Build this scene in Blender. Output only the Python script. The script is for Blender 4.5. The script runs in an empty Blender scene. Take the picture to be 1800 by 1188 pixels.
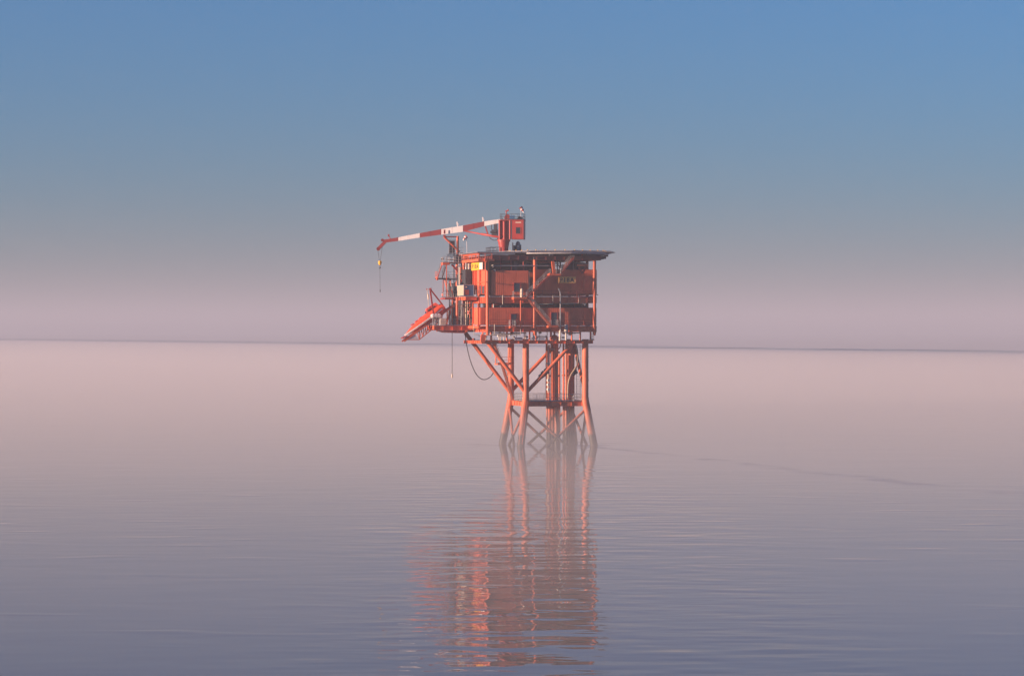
import bpy, math, random
from mathutils import Vector, Matrix
random.seed(7)
sc = bpy.context.scene
R = math.radians
# ---------------------------------------------------------------- camera
EYE = Vector((0.0, -500.0, 20.2))
cam_data = bpy.data.cameras.new("camera")
cam = bpy.data.objects.new("camera", cam_data)
sc.collection.objects.link(cam)
cam.location = EYE
cam_data.sensor_width = 36.0
cam_data.lens = 100.0                      # 5000 px focal length on the 1800 px frame
cam_data.clip_start = 1.0
cam_data.clip_end = 120000.0
cam.rotation_euler = (R(90.0 - 0.16), 0.0, 0.0)
sc.camera = cam
# ---------------------------------------------------------------- sky, sun, exposure
SUN_EL, SUN_AZ = R(6.0), R(180.0 + 69.5)   # azimuth clockwise from +Y
to_sun = Vector((math.sin(SUN_AZ) * math.cos(SUN_EL), math.cos(SUN_AZ) * math.cos(SUN_EL), math.sin(SUN_EL)))
world = bpy.data.worlds.new("World")
sc.world = world
world.use_nodes = True
wn, wl = world.node_tree.nodes, world.node_tree.links
bg = wn["Background"]
sky = wn.new("ShaderNodeTexSky")
sky.sky_type = 'NISHITA'
sky.sun_disc = False
sky.sun_elevation = SUN_EL
sky.sun_rotation = SUN_AZ
sky.altitude = 0.0
sky.air_density = 1.0
sky.dust_density = 0.3
sky.ozone_density = 7.8
hsv = wn.new("ShaderNodeHueSaturation")      # the hazy evening air dulls the blue
hsv.inputs["Saturation"].default_value = 0.92
hsv.inputs["Hue"].default_value = 0.493
wl.new(sky.outputs[0], hsv.inputs["Color"])
wl.new(hsv.outputs[0], bg.inputs[0])
bg.inputs[1].default_value = 0.094
sun_data = bpy.data.lights.new("sun", 'SUN')
sun_data.energy = 5.0
sun_data.angle = R(0.53)
sun_data.color = (1.0, 0.66, 0.50)
sun = bpy.data.objects.new("sun", sun_data)
sc.collection.objects.link(sun)
sun.location = (-80, -40, 90)
sun.rotation_euler = (-to_sun).to_track_quat('-Z', 'Y').to_euler()
sc.view_settings.view_transform = 'Standard'
sc.view_settings.look = 'None'
sc.view_settings.exposure = 1.15
sc.view_settings.gamma = 1.0
sc.view_settings.use_curve_mapping = False
sc.cycles.use_denoising = True
sc.cycles.max_bounces = 8
sc.cycles.volume_bounces = 1
HAZE_TOP, HAZE_DENSITY = 95.0, 0.00029
MIST_TOP, MIST_DENSITY = 7.0, 0.0025

# ---------------------------------------------------------------- materials
def rgba(c): return (c[0], c[1], c[2], 1.0)
def nodes_of(m): return m.node_tree.nodes, m.node_tree.links
def paint(name, col, rough=0.55, metal=0.0, wear=0.12, rust=0.0, scale=0.6, spec=0.4):
    """coat of paint with weathered tone, and rust runs where rust > 0"""
    m = bpy.data.materials.new(name); m.use_nodes = True
    n, l = nodes_of(m); b = n["Principled BSDF"]
    b.inputs["Roughness"].default_value = rough
    b.inputs["Metallic"].default_value = metal
    b.inputs["Specular IOR Level"].default_value = spec
    tc = n.new("ShaderNodeTexCoord")
    no = n.new("ShaderNodeTexNoise"); no.inputs["Scale"].default_value = scale; no.inputs["Detail"].default_value = 5
    l.new(tc.outputs["Object"], no.inputs["Vector"])
    mr = n.new("ShaderNodeMapRange"); mr.inputs[1].default_value = 0.3; mr.inputs[2].default_value = 0.7
    mr.inputs[3].default_value = 1.0 - wear; mr.inputs[4].default_value = 1.0 + wear * 0.5
    l.new(no.outputs[0], mr.inputs[0])
    mx = n.new("ShaderNodeMix"); mx.data_type = 'RGBA'; mx.blend_type = 'MULTIPLY'; mx.inputs[0].default_value = 1.0
    mx.inputs[6].default_value = rgba(col); l.new(mr.outputs[0], mx.inputs[7])
    last = mx.outputs[2]
    if rust > 0:
        mp = n.new("ShaderNodeMapping"); mp.inputs["Scale"].default_value = (2.4, 2.4, 0.22)
        l.new(tc.outputs["Object"], mp.inputs["Vector"])
        n2 = n.new("ShaderNodeTexNoise"); n2.inputs["Scale"].default_value = 1.0; n2.inputs["Detail"].default_value = 6
        l.new(mp.outputs[0], n2.inputs["Vector"])
        r2 = n.new("ShaderNodeMapRange"); r2.inputs[1].default_value = 0.54; r2.inputs[2].default_value = 0.72
        r2.inputs[3].default_value = 0.0; r2.inputs[4].default_value = rust
        l.new(n2.outputs[0], r2.inputs[0])
        m2 = n.new("ShaderNodeMix"); m2.data_type = 'RGBA'
        l.new(r2.outputs[0], m2.inputs[0]); l.new(last, m2.inputs[6]); m2.inputs[7].default_value = (0.16, 0.055, 0.03, 1)
        last = m2.outputs[2]
    l.new(last, b.inputs["Base Color"])
    return m
M = {}
M["orange"] = paint("orange_paint", (0.68, 0.13, 0.05), 0.5, wear=0.14, rust=0.22)
M["wall"] = paint("faded_wall_paint", (0.74, 0.155, 0.07), 0.6, wear=0.25, rust=0.12, scale=0.35)
M["leg"] = paint("leg_paint", (0.66, 0.16, 0.075), 0.55, wear=0.2, rust=0.45)
M["crane_red"] = paint("crane_red_paint", (0.37, 0.04, 0.03), 0.45, wear=0.1, rust=0.15)
M["boom_red"] = paint("boom_red_paint", (0.24, 0.032, 0.03), 0.5, wear=0.1)
M["maroon"] = paint("maroon_paint", (0.15, 0.035, 0.035), 0.6, wear=0.2)
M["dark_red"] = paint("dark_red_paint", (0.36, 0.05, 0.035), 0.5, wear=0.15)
M["boat"] = paint("boat_orange_gelcoat", (0.80, 0.10, 0.035), 0.3, wear=0.05)
M["white"] = paint("white_paint", (0.74, 0.70, 0.66), 0.5, wear=0.08, rust=0.12)
M["cream"] = paint("cream_paint", (0.66, 0.58, 0.44), 0.5, wear=0.1, rust=0.15)
M["tan"] = paint("tan_pipe_paint", (0.42, 0.32, 0.22), 0.5, wear=0.15, rust=0.2)
M["grey"] = paint("grey_paint", (0.30, 0.31, 0.32), 0.55, wear=0.15)
M["galv"] = paint("galvanised_steel", (0.34, 0.34, 0.34), 0.45, metal=0.3, wear=0.2)
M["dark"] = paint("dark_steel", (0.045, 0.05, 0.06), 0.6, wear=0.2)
M["net"] = paint("deck_net_grey", (0.36, 0.36, 0.38), 0.6, wear=0.2)
M["alu"] = paint("aluminium_planking", (0.26, 0.27, 0.29), 0.45, metal=0.4, wear=0.15)
M["green_deck"] = paint("green_deck_coating", (0.06, 0.10, 0.08), 0.8, wear=0.2)
M["yellow"] = paint("yellow_board", (0.85, 0.46, 0.03), 0.55, wear=0.06)
M["sign_orange"] = paint("ochre_board", (0.92, 0.44, 0.13), 0.55, wear=0.06)
M["black"] = paint("black_lettering", (0.02, 0.02, 0.022), 0.6, wear=0.1)
M["rubber"] = paint("black_rubber", (0.03, 0.03, 0.032), 0.6, wear=0.1)
M["blue"] = paint("blue_paint", (0.035, 0.14, 0.30), 0.5, wear=0.12)
M["glass"] = paint("dark_glass", (0.02, 0.03, 0.04), 0.08, wear=0.0, spec=0.6)
M["door"] = paint("slate_door_paint", (0.05, 0.07, 0.09), 0.5, wear=0.1)
M["rope"] = paint("wire_rope", (0.06, 0.06, 0.06), 0.6, wear=0.1)

def growth_paint(name, col, line, weather=0.7):
    """leg paint above the splash zone, dark wet marine growth below it"""
    m = paint(name, col, 0.55, wear=0.18, rust=0.6, scale=0.8)
    n, l = nodes_of(m); b = n["Principled BSDF"]
    src = b.inputs["Base Color"].links[0].from_socket
    g = n.new("ShaderNodeNewGeometry"); sx = n.new("ShaderNodeSeparateXYZ"); l.new(g.outputs["Position"], sx.inputs[0])
    no = n.new("ShaderNodeTexNoise"); no.inputs["Scale"].default_value = 1.3; no.inputs["Detail"].default_value = 6
    l.new(g.outputs["Position"], no.inputs["Vector"])
    ad = n.new("ShaderNodeMath"); ad.operation = 'MULTIPLY_ADD'; ad.inputs[1].default_value = 1.6; l.new(no.outputs[0], ad.inputs[0]); l.new(sx.outputs[2], ad.inputs[2])
    mr = n.new("ShaderNodeMapRange"); mr.inputs[1].default_value = line + 0.55; mr.inputs[2].default_value = line + 1.05
    mr.inputs[3].default_value = 1.0; mr.inputs[4].default_value = 0.0
    l.new(ad.outputs[0], mr.inputs[0])
    mx = n.new("ShaderNodeMix"); mx.data_type = 'RGBA'; l.new(mr.outputs[0], mx.inputs[0]); l.new(src, mx.inputs[6])
    mx.inputs[7].default_value = (0.030, 0.032, 0.024, 1)
    # rust-brown weathered zone between the tide line and the walkway
    n3 = n.new("ShaderNodeTexNoise"); n3.inputs["Scale"].default_value = 2.6; n3.inputs["Detail"].default_value = 7; l.new(g.outputs["Position"], n3.inputs["Vector"])
    a3 = n.new("ShaderNodeMath"); a3.operation = 'MULTIPLY_ADD'; a3.inputs[1].default_value = 5.0; l.new(n3.outputs[0], a3.inputs[0]); l.new(sx.outputs[2], a3.inputs[2])
    m3 = n.new("ShaderNodeMapRange"); m3.inputs[1].default_value = 6.5; m3.inputs[2].default_value = 10.5; m3.inputs[3].default_value = weather; m3.inputs[4].default_value = 0.0
    l.new(a3.outputs[0], m3.inputs[0])
    x3 = n.new("ShaderNodeMix"); x3.data_type = 'RGBA'; l.new(m3.outputs[0], x3.inputs[0]); l.new(src, x3.inputs[6]); x3.inputs[7].default_value = (0.22, 0.10, 0.065, 1)
    l.new(x3.outputs[2], mx.inputs[6])
    l.new(mx.outputs[2], b.inputs["Base Color"])
    return m
M["leg_wet"] = growth_paint("leg_paint_with_growth", (0.66, 0.16, 0.075), 2.0)
M["conductor"] = growth_paint("conductor_paint_with_growth", (0.66, 0.17, 0.08), 2.4)

# ---------------------------------------------------------------- mesh building
TH = R(14.0)
CT, ST = math.cos(TH), math.sin(TH)
SITE = Vector((6.3, 0.0, 0.0))                         # middle of the jacket at sea level
def Q(px, py, v):
    """platform coordinates (u along the front, v into depth, z up) of a point seen at px, py of the photo on depth plane v"""
    k = (px - 900.0) / 5000.0
    u = (k * (500.0 + v * CT) - SITE.x + v * ST) / (CT - k * ST)
    Y = u * ST + v * CT
    return Vector((u, v, EYE.z + (580.0 - py) * (500.0 + Y) / 5000.0))
def U(px, v): return Q(px, 580, v).x
def Z(py, v=-7.0, px=950): return Q(px, py, v).z

class MB:
    def __init__(s): s.v = []; s.f = []; s.sm = []
    def add(s, vs, fs, smooth=False):
        o = len(s.v); s.v += [Vector(p) for p in vs]
        s.f += [tuple(i + o for i in f) for f in fs]; s.sm += [smooth] * len(fs)
        return s
    def box(s, a, b):
        x0, x1 = sorted((a[0], b[0])); y0, y1 = sorted((a[1], b[1])); z0, z1 = sorted((a[2], b[2]))
        v = [(x, y, z) for x in (x0, x1) for y in (y0, y1) for z in (z0, z1)]
        return s.add(v, [(0, 1, 3, 2), (4, 6, 7, 5), (0, 4, 5, 1), (2, 3, 7, 6), (0, 2, 6, 4), (1, 5, 7, 3)])
    def bar(s, p0, p1, w, h, up=(0, 0, 1)):
        p0, p1 = Vector(p0), Vector(p1); d = (p1 - p0).normalized()
        up = Vector(up)
        if abs(d.dot(up)) > 0.98: up = Vector((0, 1, 0))
        sd = d.cross(up).normalized(); u2 = sd.cross(d).normalized()
        v = []
        for p in (p0, p1):
            for a, b in ((-1, -1), (1, -1), (1, 1), (-1, 1)):
                v.append(p + sd * (a * w / 2) + u2 * (b * h / 2))
        return s.add(v, [(3, 2, 1, 0), (4, 5, 6, 7), (0, 1, 5, 4), (1, 2, 6, 5), (2, 3, 7, 6), (3, 0, 4, 7)])
    def ibeam(s, p0, p1, h, w, t=0.05):
        p0, p1 = Vector(p0), Vector(p1)
        s.bar(p0, p1, t, h - 2 * t)
        for q in (-1, 1):
            o = Vector((0, 0, q * (h / 2 - t / 2))); s.bar(p0 + o, p1 + o, w, t)
        L = (p1 - p0).length; k = max(1, int(L / 1.6)); d = (p1 - p0) / k
        for i in range(k + 1):
            c = p0 + d * i; dn = d.normalized() * 0.02
            if i == 0: c = c + dn
            if i == k: c = c - dn
            s.bar(c - dn * 0.98, c + dn * 0.98, w * 0.86, h - 2 * t - 0.004)
        return s
    def tube(s, pts, r, n=10, cap=True):
        pts = [Vector(p) for p in pts]
        rs = r if isinstance(r, (list, tuple)) else [r] * len(pts)
        m = len(pts); rings = []; prev = None
        for i, p in enumerate(pts):
            d = (pts[min(i + 1, m - 1)] - pts[max(i - 1, 0)]).normalized()
            if prev is None:
                a = Vector((0, 0, 1)) if abs(d.z) < 0.9 else Vector((1, 0, 0))
                x = d.cross(a).normalized()
            else:
                x = (prev - d * prev.dot(d)).normalized()
            prev = x; y = d.cross(x)
            rings.append([p + (x * math.cos(2 * math.pi * k / n) + y * math.sin(2 * math.pi * k / n)) * rs[i] for k in range(n)])
        v = [q for ring in rings for q in ring]
        f = [(i * n + k, i * n + (k + 1) % n, (i + 1) * n + (k + 1) % n, (i + 1) * n + k) for i in range(m - 1) for k in range(n)]
        s.add(v, f, True)
        if cap:
            s.add(rings[0], [tuple(reversed(range(n)))]); s.add(rings[-1], [tuple(range(n))])
        return s
    def prism(s, poly, z0, z1):
        n = len(poly); v = [(x, y, z0) for x, y in poly] + [(x, y, z1) for x, y in poly]
        f = [tuple(reversed(range(n))), tuple(range(n, 2 * n))] + [(i, (i + 1) % n, n + (i + 1) % n, n + i) for i in range(n)]
        return s.add(v, f)
    def mesh(s, name, org, mat):
        me = bpy.data.meshes.new(name)
        me.from_pydata([tuple(p - org) for p in s.v], [], s.f)
        me.polygons.foreach_set("use_smooth", s.sm)
        me.materials.append(mat); me.update()
        return me

def link(o): sc.collection.objects.link(o); return o
def world_of(p): return Vector((SITE.x + p[0] * CT - p[1] * ST, SITE.y + p[0] * ST + p[1] * CT, p[2]))
ORG = {}
def tag(o, label=None, cat=None, group=None, kind=None):
    if label: o["label"] = label
    if cat: o["category"] = cat
    if group: o["group"] = group
    if kind: o["kind"] = kind
    return o
def thing(name, base, label, cat, group=None):
    """an Empty at the base of a thing, turned like the platform; its parts are given in platform coordinates"""
    o = link(bpy.data.objects.new(name, None)); o.empty_display_size = 0.5
    base = Vector(base); o.location = world_of(base); o.rotation_euler = (0, 0, TH)
    ORG[o] = base
    return tag(o, label, cat, group)
def part(name, mb, mat, parent, label=None):
    org = ORG[parent]
    o = link(bpy.data.objects.new(name, mb.mesh(name, org, M[mat] if isinstance(mat, str) else mat)))
    o.parent = parent; ORG[o] = org
    if label: o["label"] = label
    return o
def node(name, parent):
    o = link(bpy.data.objects.new(name, None)); o.parent = parent; o.empty_display_size = 0.2
    ORG[o] = ORG[parent]
    return o
def solo(name, mb, mat, base, label, cat, group=None):
    """a thing that is one mesh"""
    base = Vector(base)
    o = link(bpy.data.objects.new(name, mb.mesh(name, base, M[mat])))
    o.location = world_of(base); o.rotation_euler = (0, 0, TH); ORG[o] = base
    return tag(o, label, cat, group)
def piece(name, me, parent, loc, rot=(0, 0, 0)):
    """one of many alike pieces sharing mesh data, loc in platform coordinates"""
    o = link(bpy.data.objects.new(name, me)); o.parent = parent
    o.location = Vector(loc) - ORG[parent]; o.rotation_euler = rot
    return o

def railing(parent, pts, h=1.1, step=1.4, mat="galv", r=0.032):
    mb = MB(); pts = [Vector(p) for p in pts]
    for a, b in zip(pts, pts[1:]):
        L = (b - a).length; k = max(1, round(L / step))
        for i in range(k + 1):
            if i == 0 and a is not pts[0]: continue
            p = a.lerp(b, i / k); mb.tube([p, p + Vector((0, 0, h))], r, 5)
        for q in (h, h * 0.52):
            mb.tube([a + Vector((0, 0, q)), b + Vector((0, 0, q))], r, 5)
        up = Vector((0, 0, 0.1))
        mb.bar(a + up, b + up, 0.02, 0.14)
    return part("railing", mb, mat, parent)
def staircase(parent, a, b, vdir, width=0.85, mat="galv", smat="orange", rail=True, n=None, sh=0.26):
    """flight from foot a to head b; vdir = unit vector across the flight"""
    a, b = Vector(a), Vector(b); w = Vector(vdir).normalized() * width / 2
    st = node("staircase", parent)
    for q in (-1, 1):
        part("stringer", MB().bar(a + w * q, b + w * q, 0.07, sh), smat, st)
    n = n or max(5, int((b.z - a.z) / 0.24))
    d = (b - a); flat = Vector((d.x, d.y, 0)).normalized()
    me = MB().box((-0.13, -width / 2 + 0.04, -0.02), (0.13, width / 2 - 0.04, 0.02)).mesh("tread", Vector(), M[mat])
    ang = math.atan2(flat.y, flat.x)
    for i in range(n):
        piece("tread", me, st, a + d * ((i + 0.5) / n), (0, 0, ang))
    if rail:
        mb = MB(); up = Vector((0, 0, 1.0))
        for q in (-1, 1):
            o = w * q
            for hh in (1.0, 0.55): mb.tube([a + o + up * hh, b + o + up * hh], 0.03, 5)
            k = max(2, int(d.length / 1.4))
            for i in range(k + 1):
                p = a + d * (i / k) + o; mb.tube([p, p + up], 0.028, 5)
        part("handrail", mb, mat, st)
    return st
def corrugated(name, parent, p0, p1, z0, z1, mat="wall", outward=None, pitch=0.34, depth=0.005, panel=2.4):
    """upright wall from p0 to p1 (u, v) in trapezoid sheet, split into sheets"""
    a = Vector((p0[0], p0[1], 0)); b = Vector((p1[0], p1[1], 0)); L = (b - a).length; d = (b - a).normalized()
    nrm = Vector((d.y, -d.x, 0)) if outward is None else Vector((outward[0], outward[1], 0))
    k = max(1, round(L / panel)); w = L / k; gap = 0.02
    pts = []; x = gap
    nr = max(1, int((w - 2 * gap) / pitch)); pw = (w - 2 * gap) / nr
    for i in range(nr):
        x0 = gap + i * pw
        pts += [(x0, 0), (x0 + pw * 0.38, 0), (x0 + pw * 0.5, depth), (x0 + pw * 0.88, depth)]
    pts += [(w - gap, 0)]
    mb = MB(); T = 0.06; m = len(pts)
    vs = []
    for (t, o) in pts:
        for zz in (z0, z1): vs.append(d * t + nrm * o + Vector((0, 0, zz)))
    for (t, o) in pts:
        for zz in (z0, z1): vs.append(d * t - nrm * T + Vector((0, 0, zz)))
    f = []
    for i in range(m - 1):
        f.append((2 * i, 2 * i + 2, 2 * i + 3, 2 * i + 1))
        j = 2 * m
        f.append((j + 2 * i, j + 2 * i + 1, j + 2 * i + 3, j + 2 * i + 2))
        f.append((2 * i + 1, 2 * i + 3, j + 2 * i + 3, j + 2 * i + 1)); f.append((2 * i, j + 2 * i, j + 2 * i + 2, 2 * i + 2))
    f.append((0, 1, 2 * m + 1, 2 * m)); e = 2 * (m - 1); f.append((e, 2 * m + e, 2 * m + e + 1, e + 1))
    mb.add(vs, f)
    me = mb.mesh(name, Vector(), M[mat])
    for i in range(k):
        piece(name, me, parent, a + d * (w * i))
def door(parent, c, w, h, nrm, mat="door", frame="orange", win=False):
    """door leaf in a raised frame; c = middle of the foot on the wall face, nrm = outward"""
    c = Vector(c); n = Vector((nrm[0], nrm[1], 0)).normalized(); d = Vector((-n.y, n.x, 0))
    f = MB(); o = n * 0.09
    for q in (-1, 1): f.bar(c + d * (q * (w / 2 + 0.06)) + o, c + d * (q * (w / 2 + 0.06)) + o + Vector((0, 0, h + 0.12)), 0.12, 0.12, n)
    f.bar(c - d * (w / 2) + o + Vector((0, 0, h + 0.06)), c + d * (w / 2) + o + Vector((0, 0, h + 0.06)), 0.12, 0.118)
    part("door_frame", f, frame, parent)
    p = c + n * 0.07 + Vector((0, 0, h / 2))
    part("door", MB().bar(p - d * (w / 2 - 0.005), p + d * (w / 2 - 0.005), 0.06, h), mat, parent)

# crane frame: slewed so that the boom points away to the left
CRV = 6.6
CRH = math.atan2(-0.12, 1.0)                             # heading of the crane's long axis in the world
def crane_base(): p = Q(885.5, 443, CRV); return world_of(p)
def crane_point(px, py, w):
    p = crane_base(); e = Vector((math.cos(CRH), math.sin(CRH), 0)); nn = Vector((-e.y, e.x, 0)); k = (px - 900.0) / 5000.0
    s = (k * (500 + p.y + w * nn.y) - p.x - w * nn.x) / (e.x - k * e.y)
    Y = p.y + s * e.y + w * nn.y
    return s, EYE.z + (580.0 - py) * (500.0 + Y) / 5000.0
def crane_local(px, py, w):
    """a point of the crane frame in platform coordinates"""
    s, z = crane_point(px, py, w); p = crane_base()
    x = p.x + s * math.cos(CRH) - w * math.sin(CRH) - SITE.x; y = p.y + s * math.sin(CRH) + w * math.cos(CRH) - SITE.y
    return Vector((x * CT + y * ST, -x * ST + y * CT, z))

# ---------------------------------------------------------------- the setting: sea
def make_sea():
    m = bpy.data.materials.new("sea_water"); m.use_nodes = True
    n, l = nodes_of(m); b = n["Principled BSDF"]
    b.inputs["Base Color"].default_value = (0.03, 0.024, 0.02, 1)
    b.inputs["IOR"].default_value = 1.333
    b.inputs["Specular IOR Level"].default_value = 0.5
    g = n.new("ShaderNodeNewGeometry")
    def noise(scale, detail, stretch=(1, 1, 1), rot=0.0, off=(0, 0, 0), rough=0.5):
        mp = n.new("ShaderNodeMapping"); mp.inputs["Scale"].default_value = stretch
        mp.inputs["Rotation"].default_value = (0, 0, rot); mp.inputs["Location"].default_value = off
        l.new(g.outputs["Position"], mp.inputs["Vector"])
        t = n.new("ShaderNodeTexNoise"); t.inputs["Scale"].default_value = scale; t.inputs["Detail"].default_value = detail
        t.inputs["Roughness"].default_value = rough
        l.new(mp.outputs[0], t.inputs["Vector"])
        return t.outputs[0]
    def math_(op, a, b_=None, c=None):
        k = n.new("ShaderNodeMath"); k.operation = op
        for i, x in enumerate((a, b_, c)):
            if x is None: continue
            if isinstance(x, (int, float)): k.inputs[i].default_value = x
            else: l.new(x, k.inputs[i])
        return k.outputs[0]
    def rng(x, a, b_, c, d, smooth=True):
        k = n.new("ShaderNodeMapRange"); k.interpolation_type = 'SMOOTHSTEP' if smooth else 'LINEAR'
        l.new(x, k.inputs[0])
        for i, q in enumerate((a, b_, c, d)): k.inputs[i + 1].default_value = q
        return k.outputs[0]
    sep = n.new("ShaderNodeSeparateXYZ"); l.new(g.outputs["Position"], sep.inputs[0])
    X, Y = sep.outputs[0], sep.outputs[1]
    swell = noise(0.075, 1.0, (0.7, 1.0, 1), R(12))
    wave = noise(0.21, 1.0, (0.6, 1.0, 1), R(-9), (31, 7, 0))
    chop = noise(0.42, 1.0, (0.62, 1.0, 1), R(7), (3, 44, 0))
    # water stirred by the tide running past the legs
    stir = math_('MULTIPLY', rng(math_('ABSOLUTE', math_('SUBTRACT', X, 5.0)), 11.0, 24.0, 1.0, 0.0), rng(Y, -345.0, -310.0, 0.6, 1.0))
    lane = rng(noise(0.008, 2.0, (0.4, 1.0, 1), 0.3, (12, 55, 0)), 0.38, 0.62, 0.55, 1.15)
    ripple = noise(1.0, 2.0, (0.7, 1.0, 1), R(16), (5, 71, 0))
    dash = rng(noise(0.16, 1.0, (0.42, 1.0, 1), R(5), (77, 13, 0)), 0.60, 0.80, 0.0, 1.0)
    patch = rng(noise(0.014, 2.0, (0.5, 1.0, 1), 0.2, (400, 90, 0)), 0.40, 0.62, 0.25, 1.2)
    h = math_('MULTIPLY', swell, 0.030)
    h = math_('MULTIPLY_ADD', math_('MULTIPLY', math_('MULTIPLY', wave, math_('MULTIPLY', lane, math_('MULTIPLY_ADD', stir, 1.2, 0.30))), rng(Y, -230.0, -40.0, 1.0, 0.3)), 0.105, h)
    h = math_('MULTIPLY_ADD', math_('MULTIPLY', chop, math_('MULTIPLY', rng(Y, -260.0, -90.0, 1.0, 0.1), math_('MULTIPLY_ADD', stir, 1.0, 0.1))), 0.034, h)
    h = math_('MULTIPLY_ADD', math_('MULTIPLY', dash, math_('MULTIPLY', patch, rng(Y, -250.0, -60.0, 1.0, 0.1))), 0.045, h)
    rp = math_('MULTIPLY', math_('MULTIPLY', ripple, 0.0022), patch)
    h = math_('ADD', h, rp)
    # ruffled streaks: a far current line across the view, and one drawn out from the legs by the tide
    def streak(p, q, w_near, w_far, wob, nscale):
        d = Vector((q[0] - p[0], q[1] - p[1])); L = d.length; d /= L
        t = math_('ADD', math_('MULTIPLY', X, d.x), math_('MULTIPLY_ADD', Y, d.y, -(p[0] * d.x + p[1] * d.y)))
        s = math_('ADD', math_('MULTIPLY', X, -d.y), math_('MULTIPLY_ADD', Y, d.x, p[0] * d.y - p[1] * d.x))
        wb = math_('MULTIPLY_ADD', noise(nscale, 3.0, (1, 1, 1), 0, (p[0], q[0], 0)), wob, -wob * 0.5)
        s = math_('ABSOLUTE', math_('ADD', s, wb))
        wd = rng(t, 0.0, L, w_near, w_far, False)
        edge = math_('SUBTRACT', 1.0, rng(math_('DIVIDE', s, wd), 0.2, 1.0, 0.0, 1.0))
        return math_('MULTIPLY', edge, rng(noise(nscale * 1.7, 4.0, (1, 1, 1), 0, (q[0], p[1], 0)), 0.38, 0.60, 0.08, 1.0))
    far = streak((-1136, 5812), (478, 2158), 190, 80, 150, 0.0035)
    near = streak((12, 0), (60, -145), 2.2, 5.0, 9, 0.05)
    nearend = rng(X, 9.0, 12.0, 0.0, 1.0)
    near = math_('MULTIPLY', near, nearend)
    ro = math_('MULTIPLY_ADD', far, 0.50, 0.015)
    dx = math_('SUBTRACT', X, SITE.x); rad = math_('SQRT', math_('ADD', math_('MULTIPLY', dx, dx), math_('MULTIPLY', Y, Y)))
    eddy = math_('MULTIPLY', rng(rad, 9.0, 21.0, 1.0, 0.0), rng(noise(0.22, 4.0, (0.5, 1, 1)), 0.45, 0.60, 0.0, 1.0))
    near = math_('MAXIMUM', math_('MULTIPLY', math_('MULTIPLY', near, 0.9), rng(X, 35.0, 85.0, 1.0, 0.35)), eddy)
    l.new(math_('MAXIMUM', ro, math_('MULTIPLY_ADD', near, 0.2, 0.015)), b.inputs["Roughness"])
    df = n.new("ShaderNodeBsdfDiffuse"); df.inputs["Color"].default_value = (0.15, 0.108, 0.085, 1)   # silt tint; also puts warm mist light into the colour and dulls reflections
    ms = n.new("ShaderNodeMixShader"); ms.inputs[0].default_value = 0.18
    l.new(b.outputs[0], ms.inputs[1]); l.new(df.outputs[0], ms.inputs[2]); l.new(ms.outputs[0], n["Material Output"].inputs["Surface"])
    bp = n.new("ShaderNodeBump"); bp.inputs["Strength"].default_value = 1.0; bp.inputs["Distance"].default_value = 1.0
    l.new(h, bp.inputs["Height"]); l.new(bp.outputs[0], b.inputs["Normal"])
    S = 60000.0
    me = bpy.data.meshes.new("sea")
    me.from_pydata([(-S, -4000, 0), (S, -4000, 0), (S, S, 0), (-S, S, 0)], [], [(0, 1, 2, 3)])
    me.materials.append(m)
    o = link(bpy.data.objects.new("sea", me))
    tag(o, "calm misty sea with faint ripples reflecting the platform", None, None, "structure")
make_sea()

# ---------------------------------------------------------------- the platform
P = thing("offshore_platform", (0, 0, 0), "orange steel gas platform on four splayed legs standing in the calm sea", "oil platform")

def smooth(pts, k=6):
    """Catmull-Rom through the points"""
    pts = [Vector(p) for p in pts]; out = []
    q = [pts[0] * 2 - pts[1]] + pts + [pts[-1] * 2 - pts[-2]]
    for i in range(len(pts) - 1):
        p0, p1, p2, p3 = q[i:i + 4]
        for j in range(k):
            t = j / k
            out.append(0.5 * ((2 * p1) + (p2 - p0) * t + (2 * p0 - 5 * p1 + 4 * p2 - p3) * t * t + (3 * p1 - p0 - 3 * p2 + p3) * t ** 3))
    return out + [pts[-1]]
# jacket -------------------------------------------------------------
LG = 5.35; BAT = 1.25; ZK = 7.9
def leg_xy(su, sv, z):
    k = max(0.0, (ZK - z) / ZK) * BAT
    return Vector((su * (LG + k), sv * (LG + k), z))
for su in (-1, 1):
    for sv in (-1, 1):
        pts = [leg_xy(su, sv, z) for z in (18.6, 13.0, 8.6)]
        rs = [0.55, 0.55, 0.55]
        pts += [leg_xy(su, sv, 8.2), leg_xy(su, sv, ZK - 0.3), leg_xy(su, sv, 4), leg_xy(su, sv, -2.5)]
        rs += [0.6, 0.64, 0.64, 0.66]
        lg = part("leg", MB().tube(pts, rs, 24), "leg_wet", P)
        for zz in (15.5, 11.5, 8.4):
            p = leg_xy(su, sv, zz); part("stiffening_ring", MB().tube([p - Vector((0, 0, 0.06)), p + Vector((0, 0, 0.06))], 0.6, 24), "leg", lg)
def brace(a, b, r=0.3, mat="leg"): return part("brace", MB().tube([a, b], r, 16), mat, P)
# upper diagonals: the front and the back face
for sv in (-1, 1):
    brace(leg_xy(-1, sv, 9.6) + Vector((0.3, 0, 0)), Vector((3.2, sv * LG, 18.0)), 0.32)
brace(leg_xy(1, -1, 9.6) + Vector((0, 0.3, 0)), Vector((LG, 2.6, 18.0)), 0.28)
# raking struts that carry the overhang of the topside
brace(Q(818, 585, 6.0), leg_xy(-1, 1, 9.0), 0.36)
brace(Q(856, 600, -5.35), leg_xy(-1, -1, 9.3), 0.36)
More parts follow.
